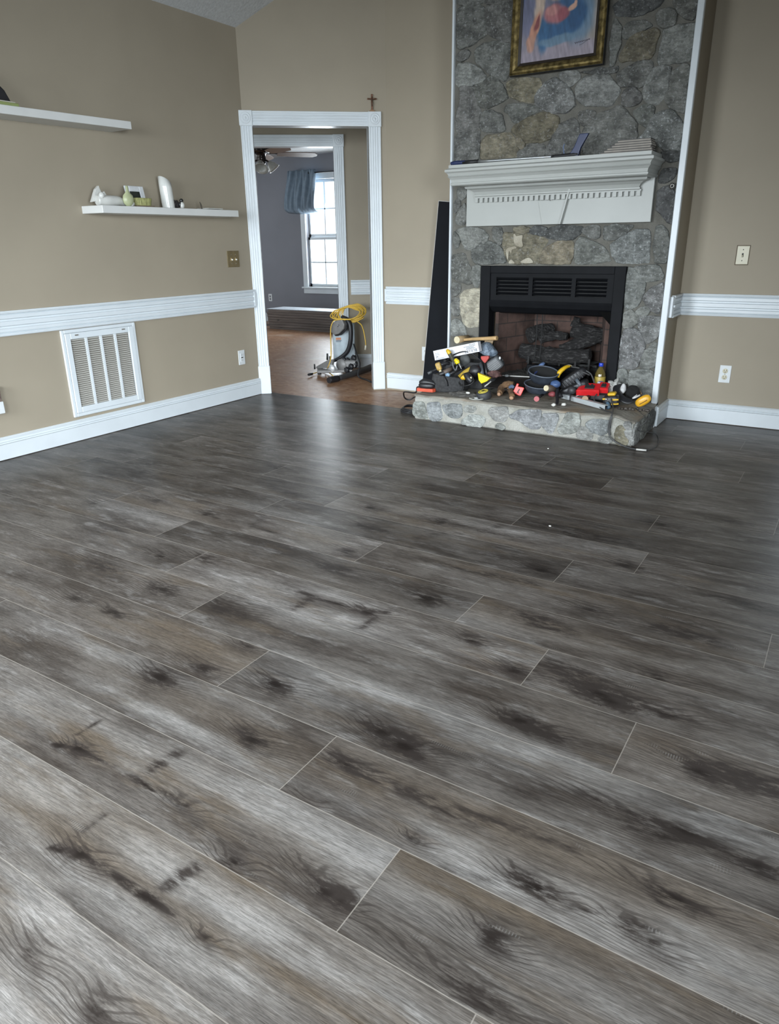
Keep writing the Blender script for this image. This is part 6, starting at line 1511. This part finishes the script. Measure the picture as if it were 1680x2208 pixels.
for px, lab in (((-1.5749, 4.4984, 0.1900), 'larger white plaster crumb at the hearth edge below the small mallet'), ((-1.5248, 4.5529, 0.1880), 'smaller white plaster crumb left of the metal bar')):
    bm = nb(); blob(bm, V(*px), (.016, .012, .011), None, 2, .5, 9, px[0]*7); tag(obj('plaster_chip', bm, _cache['white_plaster']), lab, 'chip', 'plaster chips on the hearth')
t = thing('black_strap', 'black webbing strap hanging between the small mallet and the metal bar', 'strap', (-1.5769, 4.5842, 0.1830))
bm = nb(); tube(bm, [(-1.6310, 4.7200, 0.2543), (-1.6140, 4.6600, 0.2283), (-1.5873, 4.6000, 0.2040), (-1.5645, 4.5311, 0.1880)], .011, 8, 5, flat=.35); tube(bm, [(-1.6125, 4.7000, 0.2341), (-1.5869, 4.6600, 0.2120)], .018, 8, 0, flat=.5); obj('webbing', bm, M_BLK, t)
# saw
t = thing('circular_saw', 'black power saw with yellow handle at the centre of the hearth', 'saw', (-1.5651, 4.8400, 0.2175))
wm = frame((-1.5759, 4.8600, 0.3095), (.74, .2, .60))
bm = nb(); superbox(bm, (.105, .05, .036), wm, 4); obj('motor_body', bm, M_BLK, t)
bm = nb()
for k in range(7): box(bm, -.075+k*.022, -.066+k*.022, -.054, -.048, -.03, .02, wm, .001)
obj('cooling_fin', bm, plain('black_steel_shoe', (.02, .02, .022), .4, .4), t)
bm = nb(); superbox(bm, (.105, .05, .03), frame((-1.5512, 4.8200, 0.2511), (.84, .2, .45)), 4); obj('shoe_box', bm, plain('black_steel_shoe', (.02, .02, .022), .4, .4), t)
bm = nb(); tube(bm, [(-1.6625, 4.8000, 0.3149), (-1.6601, 4.8100, 0.3454), (-1.6425, 4.8300, 0.3692), (-1.6276, 4.8600, 0.3819), (-1.6116, 4.8800, 0.3834)], [.010, .019, .018, .015, .008], 10, 5, flat=.8); obj('yellow_handle', bm, M_YEL, t)
bm = nb(); tube(bm, [(-1.6545, 4.9000, 0.3773), (-1.6321, 4.9000, 0.3886), (-1.6088, 4.9000, 0.3871), (-1.6012, 4.9000, 0.3749)], .004, 6, 5); obj('brass_wire', bm, M_BRASS, t)
bm = nb(); tube(bm, [(-1.6015, 4.8800, 0.3810), (-1.5359, 4.8600, 0.3793), (-1.4696, 4.8600, 0.3562), (-1.4449, 4.8600, 0.3299), (-1.4194, 4.8400, 0.2912)], .0055, 8, 6); tube(bm, [(-1.5538, 4.8400, 0.3620), (-1.4955, 4.8200, 0.3601), (-1.4556, 4.8400, 0.3415)], .005, 8, 6); obj('mains_lead', bm, plain('grey_black_rubber', (.05, .05, .05), .5), t)
bm = nb(); tube(bm, [(-1.5300, 4.7900, 0.3149), (-1.4914, 4.7700, 0.2775)], [.013, .011], 8, 0); obj('grey_lever', bm, plain('steel_blue_lever', (.11, .13, .15), .45), t)
bm = nb(); lathe(bm, [(0, 0), (.026, 0), (.028, .006), (.024, .03), (0, .032)], frame((-1.5330, 4.7000, 0.2510), (1, 0, 0)) @ TR((0, .03, 0), (90, 0, 0)), 20); rod(bm, (-1.5280, 4.6900, 0.2312), (-1.5212, 4.6600, 0.1934), .006); tag(obj('black_knob', bm, plain('soft_black_knob', (.03, .03, .033), .5)), 'round black knob on a stem behind the metal bar', 'knob')
# metal bar
a = V(*(-1.6228, 4.7668, 0.1830)); b = V(*(-1.2507, 4.5390, 0.1830))
bmx = frame(a, b-a)
t = thing('metal_bar', 'long pale grey metal angle bar lying along the front of the hearth', 'bar', (a+b)/2)
L_ = (b-a).length
bm = nb(); box(bm, 0, L_, -.002, .002, 0, .030, bmx, .0008); box(bm, 0, L_, 0, .03, .026, .030, bmx, .0008); obj('angle', bm, plain('pale_galvanised', (.46, .49, .50), .4, .2, .06), t)
bm = nb(); tube(bm, [(-1.6256, 4.8000, 0.1962), (-1.5728, 4.7800, 0.2016), (-1.5207, 4.7400, 0.2074), (-1.4834, 4.7600, 0.2201)], [.006, .008, .006, .003], 6, 5, flat=.4); tag(obj('white_tie', bm, plain('white_label', (.62, .63, .63), .5)), 'thin white strip lying behind the metal bar', 'strip')
cyl('wooden_dowel', 'dark rod with round pale wooden end resting above the metal bar', 'rod', (-1.4189, 4.6600, 0.2161), (-1.4343, 4.8400, 0.2075), .013, M_BLK, [('wood_end', -.03, .05, .0205, plain('tan_end_grain', (.30, .20, .12), .6))])
# chargers
def charger(c, w, d, h, x, name, lab, rot):
    t = thing(name, lab, 'charger', c, 'red battery chargers')
    M = frame(c, x) @ TR((0, 0, 0), rot)
    bm = nb(); prism(bm, [(-w/2, -d/2), (w/2, -d/2*.9), (w/2, d/2), (-w/2*.75, d/2)], 0, h, M, .006); obj('housing', bm, plain('glossy_red', (.56, .018, .022), .25), t)
    bm = nb(); box(bm, -w*.16, w*.26, -d*.30, d*.14, h, h+.006, M, .002); 
    for i in range(2): box(bm, -w*.10+i*w*.18, -w*.02+i*w*.18, d*.18, d*.30, h, h+.004, M)
    obj('battery_slot', bm, M_DARK, t); return t
charger((-1.4399, 4.8000, 0.2330), .150, .095, .045, (.98, .12, .03), 'battery_charger', 'left larger glossy red battery charger in front of the bottle', (22, 0, 0))
charger((-1.3542, 4.8400, 0.2341), .075, .085, .055, (.98, .10, .0), 'battery_charger', 'right narrower red battery charger in front of the bottle', (22, 0, 0))
bm = nb(); box(bm, -.12, .12, -.06, .06, 0, .055, frame((-1.3969, 4.8300, 0.1811)[:2]+(.183,), (.98, .12, 0)), .012); tag(obj('black_tool_case', bm, M_BLK), 'low black case under the red battery chargers', 'case')
# bottle
bp = V(*(-1.4165, 4.9885, 0.1830)); bp.y = 4.91; bp.x = (-1.4049, 4.9100, 0.3160)[0]
t = thing('drink_bottle', 'clear plastic drink bottle with blue cap and yellow label', 'bottle', bp)
def drink_mat():
    m = MT('amber_drink'); m.color((.10, .075, .02)); m.set(Roughness=.08, Specular_IOR_Level=.6, Coat_Weight=.4); return m.m
BT = Matrix.Translation(bp)
bm = nb(); lathe(bm, [(0, .004), (.028, 0), (.036, .006), (.036, .07), (.034, .075), (.036, .08), (.0365, .14), (.034, .165), (.024, .19), (.014, .205), (.0135, .215), (0, .215)], BT, 28); obj('body', bm, drink_mat(), t)
bm = nb(); lathe(bm, [(.0368, .085), (.0372, .087), (.0372, .143), (.0368, .145)], BT, 28); lb_ = obj('label', bm, plain('olive_yellow_label', (.34, .25, .045), .4), t)
fm = frame(bp+V(.014, -.037, .106), (.93, .35, 0))
bm = nb(); prism(bm, [(-.022, -.004), (-.016, -.014), (.0, -.012), (.014, -.016), (.022, -.004), (.020, .010), (.006, .014), (-.014, .010)], -.004, .002, fm @ TR((0, 0, 0), (90, 0, 0))); em = obj('emblem_patch', bm, plain('navy_print', (.03, .04, .16), .4), lb_)
bm = nb()
for x, w in ((-.016, .005), (-.009, .004), (-.003, .005), (.004, .004), (.010, .006)): box(bm, x, x+w, -.0035, -.001, -.005, .006, fm @ TR((0, 0, 0), (0, 10, 0)), .0005)
obj('white_lettering', bm, plain('white_label', (.62, .63, .63), .5), lb_)
bm = nb(); lathe(bm, [(0, .235), (.0145, .235), (.0155, .232), (.0155, .214), (.0145, .212), (0, .212)], BT, 20); obj('cap', bm, plain('royal_blue_cap', (.02, .05, .42), .35), t)
# plastic bag
bm = nb(); blob(bm, V(*(-1.2929, 4.8800, 0.2581)), (.05, .035, .05), None, 4, .75, 9, 2)
for v in bm.verts: v.co += V(mnoise.noise(v.co*45), mnoise.noise(v.co*45+V(4, 0, 0)), mnoise.noise(v.co*45+V(0, 4, 0)))*.014
tag(obj('plastic_bag', bm, plain('crumpled_pale_plastic', (.36, .36, .34), .3, 0, .15, 30)), 'crumpled pale plastic bag between the red chargers and the ear muffs', 'bag')
# yellow and black tool
t = thing('yellow_tool', 'black and yellow striped power tool in front of the plastic bag', 'power tool', (-1.2332, 4.6427, 0.1830))
ym = frame((-1.2449, 4.6600, 0.2211), (.93, .1, .12))
bm = nb(); superbox(bm, (.052, .04, .038), ym, 4); obj('body', bm, M_BLK, t)
bm = nb()
for x0, x1, z in ((-.050, -.022, .020), (-.050, -.024, -.020), (.004, .05, .012), (.004, .05, -.016)): box(bm, x0, x1, -.043, -.030, z-.005, z+.005, ym, .002)
box(bm, -.02, .03, -.03, .03, .036, .056, ym, .006); obj('yellow_band', bm, M_YEL, t)
bm = nb(); tube(bm, [(-1.2583, 4.6150, 0.2160), (-1.2398, 4.5900, 0.1924), (-1.2568, 4.6000, 0.1826)], [.012, .013, .008], 8, 4); obj('blue_switch', bm, plain('steel_blue_plastic', (.07, .12, .17), .4), t)
bm = nb(); blob(bm, V(*(-1.2692, 4.6150, 0.2360)), (.008, .006, .008), sub=2); obj('steel_button', bm, M_STEEL, t)
# ear muffs
t = thing('ear_muffs', 'ear muffs with black headband and yellow cup at the right end of the hearth', 'ear muffs', (-1.1409, 4.7417, 0.1830))
bm = nb(); tube(bm, [(-1.2368, 4.8300, 0.2995), (-1.2525, 4.7800, 0.2910), (-1.2359, 4.7300, 0.2643), (-1.1948, 4.7000, 0.2371), (-1.1490, 4.6900, 0.2222), (-1.1229, 4.7000, 0.2291)], [.016, .022, .025, .026, .024, .018], 10, 6, flat=.28); obj('headband', bm, M_BLK, t)
bm = nb(); blob(bm, V(*(-1.1522, 4.8000, 0.2601)), (.048, .04, .045), None, 3, .3, 9, 5); obj('black_cup', bm, plain('black_foam', (.008, .008, .008), .95), t)
bm = nb(); blob(bm, V(*(-1.2068, 4.7700, 0.2846)), (.018, .02, .034), None, 3, .15, 9); obj('white_pad', bm, plain('white_foam', (.52, .52, .52), .8, 0, .15, 60), t)
em_ = frame((-1.0652, 4.7400, 0.2245), (.80, .1, .58))
bm = nb(); superbox(bm, (.052, .022, .030), em_, 2.6, 28, 14); obj('yellow_cup', bm, plain('amber_yellow_plastic', (.66, .34, .02), .35), t)
bm = nb(); box(bm, -.028, .028, -.026, -.02, -.009, -.004, em_, .002); obj('cup_groove', bm, plain('dark_amber', (.20, .10, .02), .5), t)
bm = nb(); tube(bm, [(-1.1289, 4.7200, 0.2369), (-1.1066, 4.7200, 0.2482), (-1.0893, 4.7400, 0.2583)], .006, 8, 4); tube(bm, [(-1.1237, 4.7200, 0.2435), (-1.1071, 4.7400, 0.2596)], .004, 6, 0); obj('wire_arm', bm, plain('white_foam', (.52, .52, .52), .8), t)
bm = nb(); tube(bm, [(-1.1334, 4.8600, 0.2761), (-1.1143, 4.8400, 0.2567), (-1.0999, 4.8200, 0.2524)], [.005, .008, .005], 6, 4); obj('tan_tag', bm, plain('tan_leather', (.34, .20, .12), .8), t)
bm = nb()
rg = random.Random(12)
for k in range(9): blob(bm, V(*(-1.1786, 4.6047, 0.1900))+V(k*.0215, k*.004+rg.uniform(-.02, .02), 0), (rg.uniform(.009, .017), .010, rg.uniform(.007, .013)), None, 2, .5, 9, k)
o = tag(obj('screws_and_scraps', bm, plain('rusty_screws', (.06, .05, .042), .6, .2, .6, 80)), 'loose dark screws and scraps in front of the ear muffs', 'scraps', None, 'stuff')
# leads over the edge of the hearth
t = thing('charger_lead', 'dark grey lead drooping over the hearth front down to the floor', 'cord', (-1.25, 4.38, 0))
bm = nb(); tube(bm, [(-1.3623, 4.7200, 0.2418), (-1.3605, 4.6600, 0.2218), (-1.3187, 4.6000, 0.2004), (-1.2513, 4.5200, 0.1866), (-1.1820, 4.4400, 0.1950), (-1.1646, 4.4000, 0.1932), (-1.1714, 4.3850, 0.1606), (-1.1753, 4.3850, 0.1104), (-1.1617, 4.3850, 0.0590), (-1.1212, 4.3850, 0.0258), (-1.0542, 4.3756, 0.0060), (-0.9856, 4.3479, 0.0060), (-0.9323, 4.3543, 0.0060)], .0048, 7, 6)
tube(bm, [(-1.2383, 4.6200, 0.2412), (-1.2007, 4.5400, 0.2120), (-1.1741, 4.4500, 0.2027), (-1.1654, 4.4030, 0.1925), (-1.1638, 4.3880, 0.1608), (-1.1681, 4.3880, 0.1018), (-1.1602, 4.3880, 0.0644)], .0045, 7, 6); obj('cable', bm, plain('grey_black_rubber', (.05, .05, .05), .5), t)
bm = nb(); rod(bm, (-0.9839, 4.3406, 0.0080), (-0.9259, 4.3497, 0.0080), .006); obj('pale_plug', bm, plain('pale_metal_edge', (.55, .54, .51), .45), t)
bm = nb(); tube(bm, [(-1.0893, 4.6540, 0.1900), (-1.0180, 4.5320, 0.1860), (-0.9587, 4.4200, 0.1749), (-1.015, 4.46, .10), (-0.9763, 4.7746, 0.0100), (-0.9247, 4.6542, 0.0040), (-0.8984, 4.4784, 0.0040), (-0.9148, 4.3963, 0.0040), (-0.9386, 4.3589, 0.0040)], .0022, 6, 8); tag(obj('thin_wire', bm, plain('grey_black_rubber', (.05, .05, .05), .5)), 'thin grey wire looping from the hearth corner onto the plank floor', 'wire')
# specks on the planks
for p, lab in (((-0.9942, 2.9008, 0.0020), 'white paint fleck on the dark planks in the middle of the room'), ((-1.4587, 4.1198, 0.0020), 'tiny white fleck on the planks just in front of the hearth')):
    bm = nb(); blob(bm, V(*p), (.006, .005, .003), None, 2, .4, 9); tag(obj('paint_fleck', bm, _cache['white_plaster']), lab, 'fleck', 'paint flecks on the floor')
